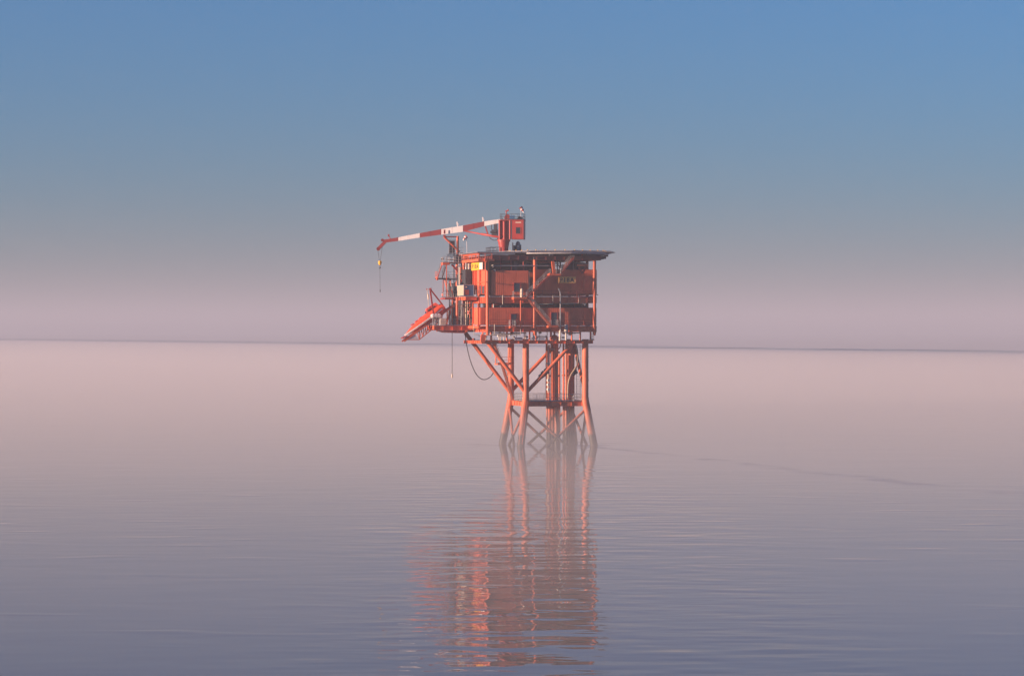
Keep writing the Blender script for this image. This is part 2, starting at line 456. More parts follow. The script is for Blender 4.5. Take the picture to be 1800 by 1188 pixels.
# X braces between the splayed legs, crossing near the water
for (s0, s1) in (((-1, -1), (1, -1)), ((-1, 1), (1, 1)), ((-1, -1), (-1, 1)), ((1, -1), (1, 1))):
    for (p, q) in ((s0, s1), (s1, s0)):
        a = leg_xy(p[0], p[1], 6.6); b = leg_xy(q[0], q[1], -1.0)
        m = a.lerp(leg_xy(q[0], q[1], 6.6), 0.5); m.z = 1.6
        k = max(0.0, (ZK - 1.6) / ZK) * BAT
        if s0[1] == s1[1]: m.y = s0[1] * (LG + k)
        else: m.x = s0[0] * (LG + k)
        e = m + (m - a) * 0.55
        brace(a, e, 0.24, "leg_wet")
# walkway inside the jacket
W0 = LG - 0.1
for (a, b) in (((-W0, -W0), (W0, -W0)), ((-W0, W0), (W0, W0)), ((-W0, -W0), (-W0, W0)), ((W0, -W0), (W0, W0))):
    p = Vector((a[0], a[1], 7.35)); q = Vector((b[0], b[1], 7.35)); d = (q - p).normalized() * 0.5
    part("walkway_beam", MB().ibeam(p + d, q - d, 0.8, 0.36), "leg", P)
for v0 in (-4.2, 4.2):
    part("walkway_grating", MB().box((-5, v0 - 0.7, 7.76), (5, v0 + 0.7, 7.82)), "dark", P)
for u0 in (-4.2, 4.2):
    part("walkway_grating", MB().box((u0 - 0.7, -3.49, 7.762), (u0 + 0.7, 3.49, 7.822)), "dark", P)
for u0 in (-2.6, 0.4, 3.2):
    part("walkway_beam", MB().ibeam((u0, -5, 7.3), (u0, 5, 7.3), 0.6, 0.3), "leg", P)
for v0 in (-4.95, 4.95):
    railing(P, [(-4.7, v0, 7.83), (4.7, v0, 7.83)], 1.15, 1.3)
for u0 in (-4.95, 4.95):
    railing(P, [(u0, -4.5, 7.83), (u0, 4.5, 7.83)], 1.15, 1.3)
railing(P, [(-3.6, -3.45, 7.83), (3.6, -3.45, 7.83)], 1.15, 1.3)
# access rungs on the near leg and on the right-hand side
def ladder(parent, a, b, w=0.45, mat="galv", cage=False, across=(1, 0, 0)):
    a, b = Vector(a), Vector(b); ac = Vector(across).normalized() * w / 2
    mb = MB()
    for q in (-1, 1): mb.tube([a + ac * q, b + ac * q], 0.035, 5)
    k = int((b - a).length / 0.3)
    for i in range(1, k): p = a.lerp(b, i / k); mb.tube([p - ac, p + ac], 0.02, 4)
    if cage:
        n = Vector((0, -1, 0)); k = max(2, int((b - a).length / 1.2))
        hoops = []
        for i in range(1, k + 1):
            p = a.lerp(b, i / k); h = [p + ac * 1.6 * math.cos(t) * 1.0 + n * 0.7 * math.sin(t) for t in [math.pi * j / 6 for j in range(7)]]
            mb.tube(h, 0.02, 4); hoops.append(h)
        for j in (1, 3, 5): mb.tube([h[j] for h in hoops], 0.018, 4)
    return part("ladder", mb, mat, parent)
ladder(P, leg_xy(-1, -1, 0.4) + Vector((-0.25, -0.72, 0)), leg_xy(-1, -1, 7.9) + Vector((-0.2, -0.72, 0)), 0.6, "leg")
ladder(P, Q(1017, 702, 3.4), Q(1017, 606, 3.4), 0.7, "galv", True)

# conductors and risers ---------------------------------------------
def riser(px, v, r, ztop, zbot=-2.5, mat="conductor"):
    u = U(px, v)
    o = part("riser", MB().tube([(u, v, ztop), (u, v, 8.0), (u, v, zbot)], [r, r, r * 1.03], 16), mat, P)
    return o
for (px, v, r, zt) in ((971, -3.2, 0.34, 18.4), (978.2, -4.2, 0.34, 18.4), (964.5, -2.4, 0.2, 17.6), (983, -1.0, 0.2, 16.0),
                       (974, -0.6, 0.28, 18.0), (961.5, -3.4, 0.14, 19.0),
                       (990.5, 1.4, 0.17, 18.2), (995.5, 0.5, 0.22, 18.2), (1002.5, -0.5, 0.34, 18.6), (999, 3.0, 0.3, 18.0), (1007, 3.2, 0.3, 18.0)):
    riser(px, v, r, zt)
# wider guide sleeves and cross ties holding the risers below the walkway
for (px, v, r) in ((966, -2.2, 0.52), (977, -2.0, 0.55), (994, 2.2, 0.5), (1004, 2.4, 0.55)):
    u = U(px, v); part("guide_sleeve", MB().tube([(u, v, 6.9), (u, v, -2.5)], [r, r * 1.15], 16), "conductor", P)
for zz in (16.3, 12.2):
    for (a, b, v) in ((960, 984, -3.1), (988, 1010, 2.0)):
        part("riser_clamp", MB().bar((U(a, v), v, zz), (U(b, v), v, zz), 0.28, 0.3), "leg", P)
# orange yoke over the two large risers
ya, yb = U(971, -3.2), U(978.2, -4.2)
part("riser_yoke", MB().tube(smooth([(ya, -3.2, 18.4), (ya, -3.2, 18.8), (ya + 0.2, -3.4, 19.05), (yb - 0.2, -4.0, 19.05), (yb, -4.2, 18.8), (yb, -4.2, 18.4)], 3), 0.33, 14)
     .tube([((ya + yb) / 2, -3.7, 19.0), ((ya + yb) / 2, -3.7, 20.0)], 0.16, 10), "leg", P)
# valve nodes on the diagonal
for (px, py, v) in ((958.5, 655, -5.0), (953, 660, -5.1), (1009, 655, 1.0)):
    c = Q(px, py, v)
    part("valve_block", MB().bar(c - Vector((0.45, 0, 0.3)), c + Vector((0.45, 0, 0.3)), 0.7, 0.75).bar(c - Vector((0.2, 0, -0.4)), c + Vector((0.25, 0, 0.75)), 0.3, 0.3), "dark", P)
def pipe(pts, r, mat, parent=None, name="pipe"):
    return part(name, MB().tube(pts, r, 10), mat, parent or P)
pipe(smooth([Q(1009, 602, -1.5), Q(1013, 609, -1.5), Q(1015.5, 624, -1.5), Q(1015, 640, -1.5), Q(1010, 649, -1.5), Q(1003, 660, -1.5), Q(999, 675, -1.5), Q(998, 700, -1.5)]), 0.14, "tan")
pipe(smooth([Q(966, 613.8, -4.2), Q(976, 614, -4.2), Q(982, 613, -4.2), Q(985, 608, -4.2), Q(985.5, 600, -4.2)]), 0.1, "cream")
pipe([Q(963.8, 606, -4.0), Q(963.8, 690, -4.0)], 0.13, "cream")
for py in (639, 668, 676, 684):
    c = Q(963.8, py, -4.0); part("pipe_flange", MB().tube([c - Vector((0, 0, 0.18)), c + Vector((0, 0, 0.18))], 0.3, 12), "cream" if py < 650 else "white", P)
pipe([Q(960, 590, -4.4), Q(960, 700, -4.4)], 0.09, "leg")

# decks ---------------------------------------------------------------
VF, VB = -7.0, 9.0
UL, UM, UR = U(857, VF), U(940, VF), U(1045, VF)
ZC0, ZC1 = Z(604), Z(598.5)       # cellar frame
ZL0, ZL1 = Z(583.5), Z(573)       # lower deck girder
ZM0, ZM1 = Z(532.5), Z(522)       # middle deck girder
ZR0, ZR1 = Z(457), Z(449.5)       # roof girder
def girder(a, b, z0, z1, w=0.4, mat="orange"):
    zc = (z0 + z1) / 2
    return part("deck_girder", MB().ibeam((a[0], a[1], zc), (b[0], b[1], zc), z1 - z0, w), mat, P)
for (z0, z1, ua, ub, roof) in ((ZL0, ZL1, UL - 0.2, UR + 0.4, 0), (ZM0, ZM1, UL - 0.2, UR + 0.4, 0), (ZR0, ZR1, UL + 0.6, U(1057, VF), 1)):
    m = "orange" if not roof else "maroon"  # roof girders take a darker red than the deck girders
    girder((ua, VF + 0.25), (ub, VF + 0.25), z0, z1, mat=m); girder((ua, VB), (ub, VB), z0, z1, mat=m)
    for u in (ua + 0.2, UM, ub - 0.2):
        girder((u, VF + 0.5), (u, VB - 0.25), z0 + 0.01, z1 - 0.01, mat=m)
    for i in range(1, 7):
        v = VF + 0.25 + i * (VB - VF - 0.25) / 7
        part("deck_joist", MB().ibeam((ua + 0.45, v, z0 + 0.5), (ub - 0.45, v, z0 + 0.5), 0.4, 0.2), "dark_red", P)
    part("deck_plate", MB().box((ua + 0.02, VF + 0.05, z1 + 0.003), (ub - 0.02, VB + 0.15, z1 + 0.045)), "grey" if not roof else "dark", P)
# cellar frame hung under the lower deck
CA, CB = U(846.5, -6.5), U(1042, -6.5)
for v in (-6.5, 0.5, 7.0):
    girder((CA, v), (CB, v), ZC0, ZC1, 0.4)
for u in (CA + 0.2, U(890, -6.5), U(942, -6.5), U(990, -6.5), CB - 0.2):
    girder((u, -6.25), (u, 6.75), ZC0 + 0.02, ZC1 - 0.02, 0.3)
part("cellar_plate", MB().box((CA + 0.3, -2.0, ZC1 + 0.004), (CB - 0.3, 6.7, ZC1 + 0.05)), "dark", P)
for px in (848.5, 863, 891, 931, 942, 968, 1005, 1020, 1038):
    for v in (-6.5, 7.0):
        u = U(px, v); part("hanger", MB().tube([(u, v, ZC1), (u, v, ZL0)], 0.15, 8), "orange", P)
# the heavy lit bracket at the left end of the cellar frame
a = Q(849, 588, -6.5); b = Q(848, 603, -6.5)
part("bracket", MB().bar(a + Vector((0.1, 0, 0)), b, 0.5, 0.85, (1, 0, 0)).bar(Q(845, 601, -6.9), Q(852, 601, -6.9), 0.3, 0.35), "orange", P)

# columns ----------------------------------------------------------------
for u in (UL, UM, UR):
    for v in (VF, VB + 0.45):
        c = part("column", MB().tube([(u, v, ZL0 - 0.25), (u, v, ZR0)], 0.28, 16), "orange", P)
        part("column_foot", MB().tube([(u, v, ZL0 - 0.6), (u, v, ZL0 + 0.3)], [0.2, 0.36], 16), "orange", c)
for v in (-1.5, 4.2):
    part("column", MB().tube([(UL - 0.2, v, ZL0), (UL - 0.2, v, ZR0)], 0.26, 16), "orange", P)
    part("column", MB().tube([(UR + 0.2, v, ZL0), (UR + 0.2, v, ZR0)], 0.26, 16), "orange", P)

# upper wall modules ---------------------------------------------------------
mod = node("upper_module", P)
vf = -7.12
uA, uB = U(863.8, vf), U(929, vf)
z0, z1 = Z(519), Z(476)
corrugated("wall_panel", mod, (uA, vf), (uB, vf), z0, z1)
part("module_roof", MB().box((uA, vf + 0.08, z1 - 0.02), (uB - 0.05, 4.0, z1 + 0.05)), "dark_red", mod)
corrugated("wall_panel", mod, (uB, vf), (uB, 4.0), z0, z1)
corrugated("wall_panel", mod, (uB, 4.0), (uA, 4.0), z0, z1)
c = Q(908.7, 512.5, vf); door(mod, (c.x, vf, c.z), 1.05, 1.45, (0, -1), "door", "dark_red")
# tall lit left flank of the upper storey
fl = node("flank_wall", P)
uF = UL - 0.32
zf0, zf1 = Z(517), Z(475.5)
corrugated("wall_panel", fl, (uF, 4.4), (uF, VF + 0.1), zf0, zf1, panel=1.9)
part("cladding_strip", MB().box((uF, VF + 0.1, zf1 + 0.01), (uF + 0.1, 4.4, Z(461.5))), "orange", fl)
part("corner_plate", MB().box((uF - 0.06, VF + 0.02, Z(533)), (uF + 0.12, VF + 0.42, Z(457))), "orange", fl)
part("roof_beam", MB().bar((uF - 0.12, VF - 0.3, Z(458)), (uF - 0.12, 7.6, Z(458)), 0.34, 0.55), "orange", fl)
def flank(px, u=None):
    """depth v at which the flank plane is seen at px"""
    lo, hi = -9.0, 12.0
    for _ in range(40):
        m = (lo + hi) / 2
        if U(px, m) > (uF if u is None else u): hi = m
        else: lo = m
    return (lo + hi) / 2
for (p0, p1, y0, y1) in ((848.6, 855, 475, 461.5),):
    a, b = flank(p1), flank(p0)
    part("window", MB().box((uF - 0.05, a, Z(y0)), (uF + 0.02, b, Z(y1))), "glass", fl)
    f = MB(); f.box((uF - 0.08, a - 0.12, Z(y0) - 0.12), (uF - 0.001, b + 0.12, Z(y0) - 0.002)); f.box((uF - 0.08, a - 0.12, Z(y1) + 0.002), (uF - 0.001, b + 0.12, Z(y1) + 0.12))
    part("window_frame", f, "orange", fl)
for (p0, p1, y0, y1) in ((843, 847.5, 516.5, 502), (849.5, 853, 516.5, 503)):
    a, b = flank(p1), flank(p0)
    door(fl, (uF - 0.06, (a + b) / 2, Z(y0)), b - a, Z(y1) - Z(y0), (-1, 0), "door", "orange")
for px in (845.5, 838, 834):
    v = flank(px); part("wall_post", MB().bar((uF - 0.16, v, Z(517)), (uF - 0.16, v, Z(461))
        , 0.3, 0.2), "orange", fl)
part("wall_rail", MB().bar((uF - 0.2, flank(856), Z(496)), (uF - 0.2, flank(840), Z(496)), 0.12, 0.16), "orange", fl)
# right-hand wall with the name board, set back from the columns
md2 = node("upper_module", P)
vr = -5.4
uC, uD = U(936, vr), U(1049, vr)
z0, z1 = Z(518), Z(473.5)
corrugated("wall_panel", md2, (uC, vr), (uD, vr), z0, z1)
corrugated("wall_panel", md2, (uD, vr), (uD, 6.0), z0, z1)
corrugated("wall_panel", md2, (uD, 6.0), (uC, 6.0), z0, z1)
part("module_roof", MB().box((uC, vr + 0.08, z1 - 0.02), (uD - 0.06, 5.9, z1 + 0.05)), "dark_red", md2)
part("skirt", MB().box((uC, vr - 0.09, z0 - 0.02), (uD + 0.25, vr + 0.02, z0 + 0.1)), "dark_red", md2)

# lower wall modules ------------------------------------------------------------
md3 = node("lower_module", P)
vl = -6.0
uE, uG = U(844, vl), U(1048.5, vl)
z0, z1 = Z(571), Z(541)
corrugated("wall_panel", md3, (uE, vl), (uG, vl), z0, z1)
corrugated("wall_panel", md3, (uE, -1.2), (uE, vl), z0, z1, panel=1.6)
corrugated("wall_panel", md3, (uG, vl), (uG, 6.0), z0, z1)
corrugated("wall_panel", md3, (uG, 6.0), (uE, 6.0), z0, z1)
part("module_roof", MB().box((uE + 0.02, vl + 0.08, z1 - 0.02), (uG - 0.06, 5.9, z1 + 0.05)), "dark_red", md3)
for px in (833, 842.5):
    v = flank(px, uE); part("wall_post", MB().bar((uE - 0.16, v, z0 - 0.9), (uE - 0.16, v, Z(533)), 0.26, 0.26), "orange", md3)
part("wall_rail", MB().bar((uE - 0.2, -6.1, Z(575)), (uE - 0.2, 6.5, Z(575)), 0.3, 0.45), "orange", md3)
for (px, py, w, h) in ((903, 572, 0.95, 1.95), (974, 572, 1.05, 2.2)):
    c = Q(px, py, vl); door(md3, (c.x, vl, c.z), w, h, (0, -1), "door", "dark_red")
c = Q(974, 558, vl); 
# machinery filling the open storeys: dark vessels, ducts and frames
rnd = random.Random(3)
def clutter(u0, u1, v0, v1, za, zb, count):
    for i in range(count):
        u = rnd.uniform(u0, u1); v = rnd.uniform(v0, v1); k = rnd.random()
        if k < 0.4:
            w, d = rnd.uniform(0.5, 1.4), rnd.uniform(0.5, 1.2)
            part("equipment_box", MB().box((u, v, za + 0.06), (min(u + w, u1), v + d, za + (zb - za) * rnd.uniform(0.45, 0.9))), rnd.choice(("dark", "dark", "grey", "door")), P)
        elif k < 0.72:
            r = rnd.uniform(0.06, 0.16)
            h = za + (zb - za) * rnd.uniform(0.3, 0.9); e = min(u + rnd.uniform(1.5, 4.5), u1)
            pipe([(u, v, h), (e, v, h)], r, rnd.choice(("grey", "galv", "dark", "dark_red")))
        else:
            pipe([(u, v, za), (u, v, zb)], rnd.uniform(0.05, 0.13), rnd.choice(("galv", "dark", "orange")))
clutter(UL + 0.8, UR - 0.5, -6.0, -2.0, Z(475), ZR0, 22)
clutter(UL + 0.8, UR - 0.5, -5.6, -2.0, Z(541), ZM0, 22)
for i in range(46):
    u = rnd.uniform(CA + 0.6, CB - 3.0); v = rnd.uniform(-6.0, 4.0); h = rnd.uniform(ZC1 + 0.12, ZL0 - 0.1); k = rnd.random()
    if k < 0.5: pipe([(u, v, h), (u + rnd.uniform(0.8, 3.0), v, h)], rnd.uniform(0.04, 0.1), rnd.choice(("white", "galv", "grey", "dark", "dark_red")))
    elif k < 0.8: pipe([(u, v, ZC1), (u, v, ZL0)], rnd.uniform(0.04, 0.09), rnd.choice(("galv", "dark", "orange", "cream")))
    else: part("valve", MB().tube([(u, v, h - 0.16), (u, v, h + 0.16)], 0.2, 10).tube([(u - 0.3, v, h), (u + 0.3, v, h)], 0.09, 8), rnd.choice(("grey", "white", "dark_red")), P)
for (x0, x1, y0, y1) in ((875, 890, 592, 588), (904, 918, 596, 593), (935, 946, 596, 593), (948, 957, 596, 594)):
    a = Q(x0, y0, -5.6); b = Q(x1, y1, -5.6); part("cable_tray", MB().box((a.x, -5.7, a.z), (b.x, -5.2, b.z)), "white", P)
# ducts closing the view through the top storey on the left
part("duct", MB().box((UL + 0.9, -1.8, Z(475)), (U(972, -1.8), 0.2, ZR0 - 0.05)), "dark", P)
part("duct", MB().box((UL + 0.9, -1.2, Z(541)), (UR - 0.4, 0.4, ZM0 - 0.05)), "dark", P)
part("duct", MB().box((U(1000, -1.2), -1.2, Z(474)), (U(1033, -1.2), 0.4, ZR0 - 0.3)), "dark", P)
# long light pipe under the roof with its posts, and the bent end
pipe([Q(864, 467.3, -7.2), Q(964, 467.3, -7.2)], 0.085, "galv")
pipe(smooth([Q(938, 452, -6.75), Q(939, 459, -6.75), Q(941, 464, -6.75), Q(946, 467.3, -6.75)]), 0.06, "cream")
for px in (880, 898, 920):
    pipe([Q(px, 477, -6.55), Q(px, 458, -6.55)], 0.09, "dark_red", name="post")
part("post", MB().tube([Q(898.8, 480, -6.5), Q(898.8, 466, -6.5)], 0.12, 8), "orange", P)

# front pipes ---------------------------------------------------------------------
pipe(smooth([Q(981.5, 507, -7.5), Q(983.3, 511, -7.5), Q(985, 517, -7.5), Q(985, 545, -7.5), Q(985, 570, -7.5), Q(985, 590, -7.5)]), 0.11, "galv")
for (pts) in ([(972, 519), (972, 534), (947, 535)], [(1017, 519), (1017, 533), (988, 534)], [(883.5, 519), (883.5, 535)],
              [(833, 569), (833, 588.5), (843, 588.5)], [(869.3, 570), (869.3, 589), (862, 589)], [(915, 578), (915, 588.3), (862, 588.3)]):
    pipe([Q(x, y, -7.35) for x, y in pts], 0.055, "cream", name="drain_pipe")
pipe([Q(915.2, 522, -7.6), Q(915.2, 577, -7.6)], 0.1, "orange")
part("relief_stack", MB().tube([Q(984.3, 581, -7.2), Q(984.3, 599, -7.2)], 0.18, 12).tube([Q(984.3, 588, -7.2), Q(984.3, 589, -7.2)], 0.27, 12), "cream", P)

# landings and stairs on the front ---------------------------------------------------
def landing(p0, p1, py, v0, v1, lit="orange"):
    z = Z(py, v0); a, b = U(p0, v0), U(p1, v0)
    return part("landing", MB().box((a, v0, z - 0.1), (b, v1, z)).box((a, v0 - 0.04, z - 0.22), (b, v0 - 0.002, z + 0.1)).box((a - 0.04, v0, z - 0.3), (a - 0.002, v1, z + 0.1)), lit, P), a, b, z
l1, a1, b1, zl1 = landing(903.5, 926, 523.5, -8.4, -6.9)
railing(P, [(a1, -6.95, zl1), (a1, -8.35, zl1), (b1 - 1.2, -8.35, zl1)], 1.1, 0.8)
l2, a2, b2, zl2 = landing(966, 986, 482, -8.4, -6.9)
railing(P, [(a2 + 1.2, -8.35, zl2), (b2, -8.35, zl2)], 1.1, 0.8)
l3, a3, b3, zl3 = landing(897, 906, 574, -7.9, -6.9)
railing(P, [(a3, -7.0, zl3), (a3, -7.85, zl3), (b3, -7.85, zl3), (b3, -7.0, zl3)], 1.1, 0.5)
l4, a4, b4, zl4 = landing(964, 981, 573, -8.3, -6.9)
railing(P, [(a4 + 1.0, -8.25, zl4), (b4, -8.25, zl4), (b4, -7.0, zl4)], 1.1, 0.8)
staircase(P, (U(968, -7.9), -7.9, zl4), (U(925.5, -7.9), -7.9, zl1), (0, 1, 0))
staircase(P, (U(924, -7.9), -7.9, zl1), (U(967, -7.9), -7.9, zl2), (0, 1, 0), smat="dark_red")
staircase(P, (U(984, -7.9), -7.9, zl2), (U(1008, -7.9), -7.9, Z(452, -7.9)), (0, 1, 0), smat="dark_red")
# lit plate bracket over the upper landing and the open frame beside it
part("bracket", MB().bar(Q(971.5, 459, -7.5), Q(974, 480, -7.5), 0.35, 0.5, (1, 0, 0)), "orange", P)
part("bracket", MB().bar(Q(966, 482, -8.05), Q(972, 482.5, -8.05), 0.7, 0.4), "orange", P)
part("bracket", MB().bar(Q(1015, 466.3, -6.9), Q(1034, 466.3, -6.9), 0.3, 0.34), "orange", P)
part("bracket", MB().bar(Q(1017, 470, -6.0), Q(1024, 480, -6.0), 0.25, 0.3).bar(Q(1030, 470, -6.0), Q(1024, 480, -6.0), 0.25, 0.3), "dark_red", P)
for (x0, y0, x1, y1) in ((1018, 456, 1024, 447), (1028, 457, 1034, 447), (1000, 458, 1006, 450), (990, 470, 1000, 456)):
    part("knee_brace", MB().bar(Q(x0, y0, -6.6), Q(x1, y1, -6.6), 0.18, 0.22), "orange", P)
for (x0, y0, x1, y1) in ((978, 462, 984, 470), (984, 470, 996, 470)):
    part("knee_brace", MB().tube([Q(x0, y0, -4), Q(x1, y1, -4)], 0.09, 8), "dark", P)

# walkway round the middle and the lower deck
for (zz) in (ZM1, ZL1):
    railing(P, [(UL + 0.5, VF + 0.15, zz + 0.05), (UR, VF + 0.15, zz + 0.05)], 1.05, 1.5, "dark_red", 0.028)
railing(P, [(UR + 0.35, VF + 0.4, ZM1 + 0.05), (UR + 0.35, VB, ZM1 + 0.05)], 1.05, 1.5, "dark", 0.028)
# things at the right end
part("ladder_cage", MB().box((uG + 0.05, 0.0, Z(569)), (uG + 0.18, 0.2, Z(546))).box((uG + 0.45, 0.0, Z(574)), (uG + 0.55, 0.2, Z(545)))
     .box((uG + 0.05, 0.0, Z(574)), (uG + 0.45, 0.9, Z(571.5))).box((uG + 0.18, 0.05, Z(560)), (uG + 0.45, 0.8, Z(547))), "dark", P)
e = U(1041.5, -6.0)
part("side_landing", MB().box((CB - 0.3, -6.2, ZC1 + 0.02), (e + 0.3, -4.5, ZC1 + 0.12)), "dark_red", P)
railing(P, [(CB - 0.2, -6.15, ZC1 + 0.12), (e + 0.2, -6.15, ZC1 + 0.12), (e + 0.2, -4.6, ZC1 + 0.12)], 1.1, 0.7)

# roof edge on the left: railings and lit frames
zr = Z(459, 0)
rw0, rw1 = U(833, 6.0) , U(866, -7.3)
part("roof_walkway", MB().box((uF - 1.3, -7.0, zr - 0.08), (uF - 0.3, 8.0, zr)), "dark_red", P)
part("walkway_fascia", MB().box((uF - 1.36, -7.1, zr - 0.28), (uF - 1.302, 8.0, zr + 0.12)), "orange", P)
part("walkway_fascia", MB().box((uF - 1.3, -7.1, zr - 0.28), (UL + 1.2, -7.04, zr + 0.12)), "orange", P)
railing(P, [(uF - 1.3, 8.0, zr), (uF - 1.3, -6.95, zr), (UL + 0.8, -6.95, zr)], 1.1, 1.2, "orange", 0.04)
part("upper_rail_beam", MB().bar((uF - 1.0, -6.6, Z(447.5, -6)), (uF - 1.0, 8.0, Z(447.5, -6)), 0.2, 0.24), "orange", P)
for v in (-6.4, -3.6, -0.8, 2.0, 4.8, 7.6):
    part("post", MB().bar((uF - 1.0, v, zr), (uF - 1.0, v, Z(447.5, -6)), 0.14, 0.14), "orange", P)
# top weather deck left of the landing deck
zt = Z(445.5, 2)
part("weather_deck", MB().box((uF - 1.2, -5.8, zt - 0.14), (U(905, 2), 9.6, zt)), "alu", P)
part("deck_edge", MB().box((uF - 1.2, -5.86, zt - 0.45), (U(905, -5.8), -5.802, zt - 0.2)), "galv", P)
cp = Q(885, 443, 8.0)
railing(P, [(U(859, 7.4), 6.0, zt), (U(877, 7.4), 6.0, zt)], 1.15, 0.7, "dark", 0.04)
railing(P, [(U(859, 7.4), 6.0, zt), (U(859, 7.4), 9.4, zt), (U(877, 7.4), 9.4, zt)], 1.15, 0.7, "dark", 0.04)

# helideck -----------------------------------------------------------------------------
hc = Vector((U(980, -0.3), -0.3, 0)); HR = 9.2
zh = Z(441.5, -6)
poly = [(hc.x + HR * math.cos(R(45 * k)), hc.y + HR * math.sin(R(45 * k))) for k in range(8)]
def top_poly(r): return [(hc.x + r * math.cos(R(45 * k)), hc.y + r * math.sin(R(45 * k))) for k in range(8)]
hd = part("helideck", MB().prism(poly, zh - 0.5, zh), "alu", P)
part("underside", MB().prism(top_poly(HR - 0.15), zh - 0.54, zh - 0.504), "dark", hd)
top = [(hc.x + (HR - 0.1) * math.cos(R(45 * k)), hc.y + (HR - 0.1) * math.sin(R(45 * k))) for k in range(8)]
part("deck_surface", MB().prism(top, zh + 0.003, zh + 0.02), "green_deck", hd)
part("touchdown_ring", MB().add([(hc.x + r * math.cos(R(6 * k)), hc.y + r * math.sin(R(6 * k)), zh + 0.026) for k in range(60) for r in (4.2, 4.9)],
     [(2 * k, 2 * k + 1, (2 * k + 3) % 120, (2 * k + 2) % 120) for k in range(60)]), "white", hd)
for k in range(32):
    t = R(k * 360 / 32 + 5); rr = HR * math.cos(R(22.5)) / math.cos((t % R(45)) - R(22.5)) - 0.12
    c = Vector((hc.x + rr * math.cos(t), hc.y + rr * math.sin(t), zh + 0.02))
    part("deck_lamp", MB().tube([c, c + Vector((0, 0, 0.18)), c + Vector((0, 0, 0.26))], [0.09, 0.09, 0.03], 8), "yellow", hd)
for k in range(8):
    t = R(k * 45 + 22.5); c = Vector((hc.x + (HR - 0.6) * math.cos(t), hc.y + (HR - 0.6) * math.sin(t), zh - 0.54))
    part("drain_box", MB().box(c - Vector((0.3, 0.3, 0.3)), c + Vector((0.3, 0.3, -0.004))), "dark", hd)
part("edge_pipe", MB().tube([(hc.x + (HR + 0.03) * math.cos(R(45 * k)), hc.y + (HR + 0.03) * math.sin(R(45 * k)), zh - 0.4) for k in range(9)], 0.06, 6, False), "white", hd)
for k in range(8):
    a0, a1 = R(45 * k), R(45 * k + 45)
    def pt(r, t, z): return Vector((hc.x + r * math.cos(t), hc.y + r * math.sin(t), z))
    i0, i1 = pt(HR, a0, zh - 0.3), pt(HR, a1, zh - 0.3); o0, o1 = pt(HR + 1.35, a0, zh + 0.02), pt(HR + 1.35, a1, zh + 0.02)
    mb = MB()
    for q in range(0, 13):
        t = q / 12; mb.tube([i0.lerp(i1, t), o0.lerp(o1, t)], 0.022 if q % 3 else 0.045, 4)
    for q in range(0, 6):
        t = q / 5; mb.tube([i0.lerp(o0, t), i1.lerp(o1, t)], 0.02 if q not in (0, 5) else 0.045, 4)
    part("safety_net", mb, "net", hd)
for v in (-6.5, -3.5, 0.0, 3.5, 7.5):
    hw = math.sqrt(max(0.5, (HR * 0.93) ** 2 - (v - hc.y) ** 2))
    part("helideck_beam", MB().ibeam((hc.x - hw, v, zh - 0.95), (hc.x + hw, v, zh - 0.95), 0.54, 0.3), "dark", hd)
for u in (UL + 4.5, UM, -0.6, 3.0, UR):
    for v in (-6.5, 0.0, 7.5):
        if (u - hc.x) ** 2 + (v - hc.y) ** 2 < (HR - 0.6) ** 2:
            part("helideck_post", MB().tube([(u, v, ZR1), (u, v, zh - 1.22)], 0.14, 8), "dark_red", hd)

# left overhang ---------------------------------------------------------------------------
# boat deck
bz0, bz1 = Z(582, 4), Z(572.5, 4)
bu0, bu1 = U(760, 3.0), uE + 0.2
for v in (1.8, 4.6, 7.4):
    girder((bu0, v), (bu1, v), bz0 + 0.15, bz1, 0.36)
for u in (bu0 + 0.18, bu0 + 2.2, bu0 + 4.4):
    part("deck_joist", MB().ibeam((u, 2.02, bz1 - 0.35), (u, 7.18, bz1 - 0.35), 0.6, 0.24), "orange", P)
part("deck_plate", MB().box((bu0, 1.6, bz1 + 0.004), (bu1, 7.6, bz1 + 0.05)), "grey", P)
part("deck_haunch", MB().add([(bu0 + 1.4, v, bz0 + 0.14) for v in (2, 7)] + [(bu0 + 2.6, v, bz0 - 0.25) for v in (2, 7)] + [(bu1 - 1, v, bz0 - 0.35) for v in (2, 7)] + [(bu1 - 1, v, bz0 + 0.14) for v in (2, 7)],
     [(0, 1, 3, 2), (2, 3, 5, 4), (4, 5, 7, 6), (6, 7, 1, 0), (0, 2, 4, 6), (1, 7, 5, 3)]), "dark_red", P)
railing(P, [(bu1, 1.7, bz1 + 0.05), (bu0 + 0.1, 1.7, bz1 + 0.05), (bu0 + 0.1, 3.0, bz1 + 0.05)], 1.1, 1.0)
railing(P, [(bu1, 7.5, bz1 + 0.05), (bu0 + 0.1, 7.5, bz1 + 0.05)], 1.1, 1.0)
# posts of the overhang and the tower that carries the boom rest
RV = crane_local(782, 414, 0).y
for (px, v, y0, y1, r) in ((803.5, 7.0, 583, 462, 0.26), (803.5, 2.2, 583, 523, 0.22), (815.5, 5.2, 583, 460, 0.27)):
    u = U(px, v); part("column", MB().tube([(u, v, Z(y0, v)), (u, v, Z(y1, v))], r, 14), "orange", P)
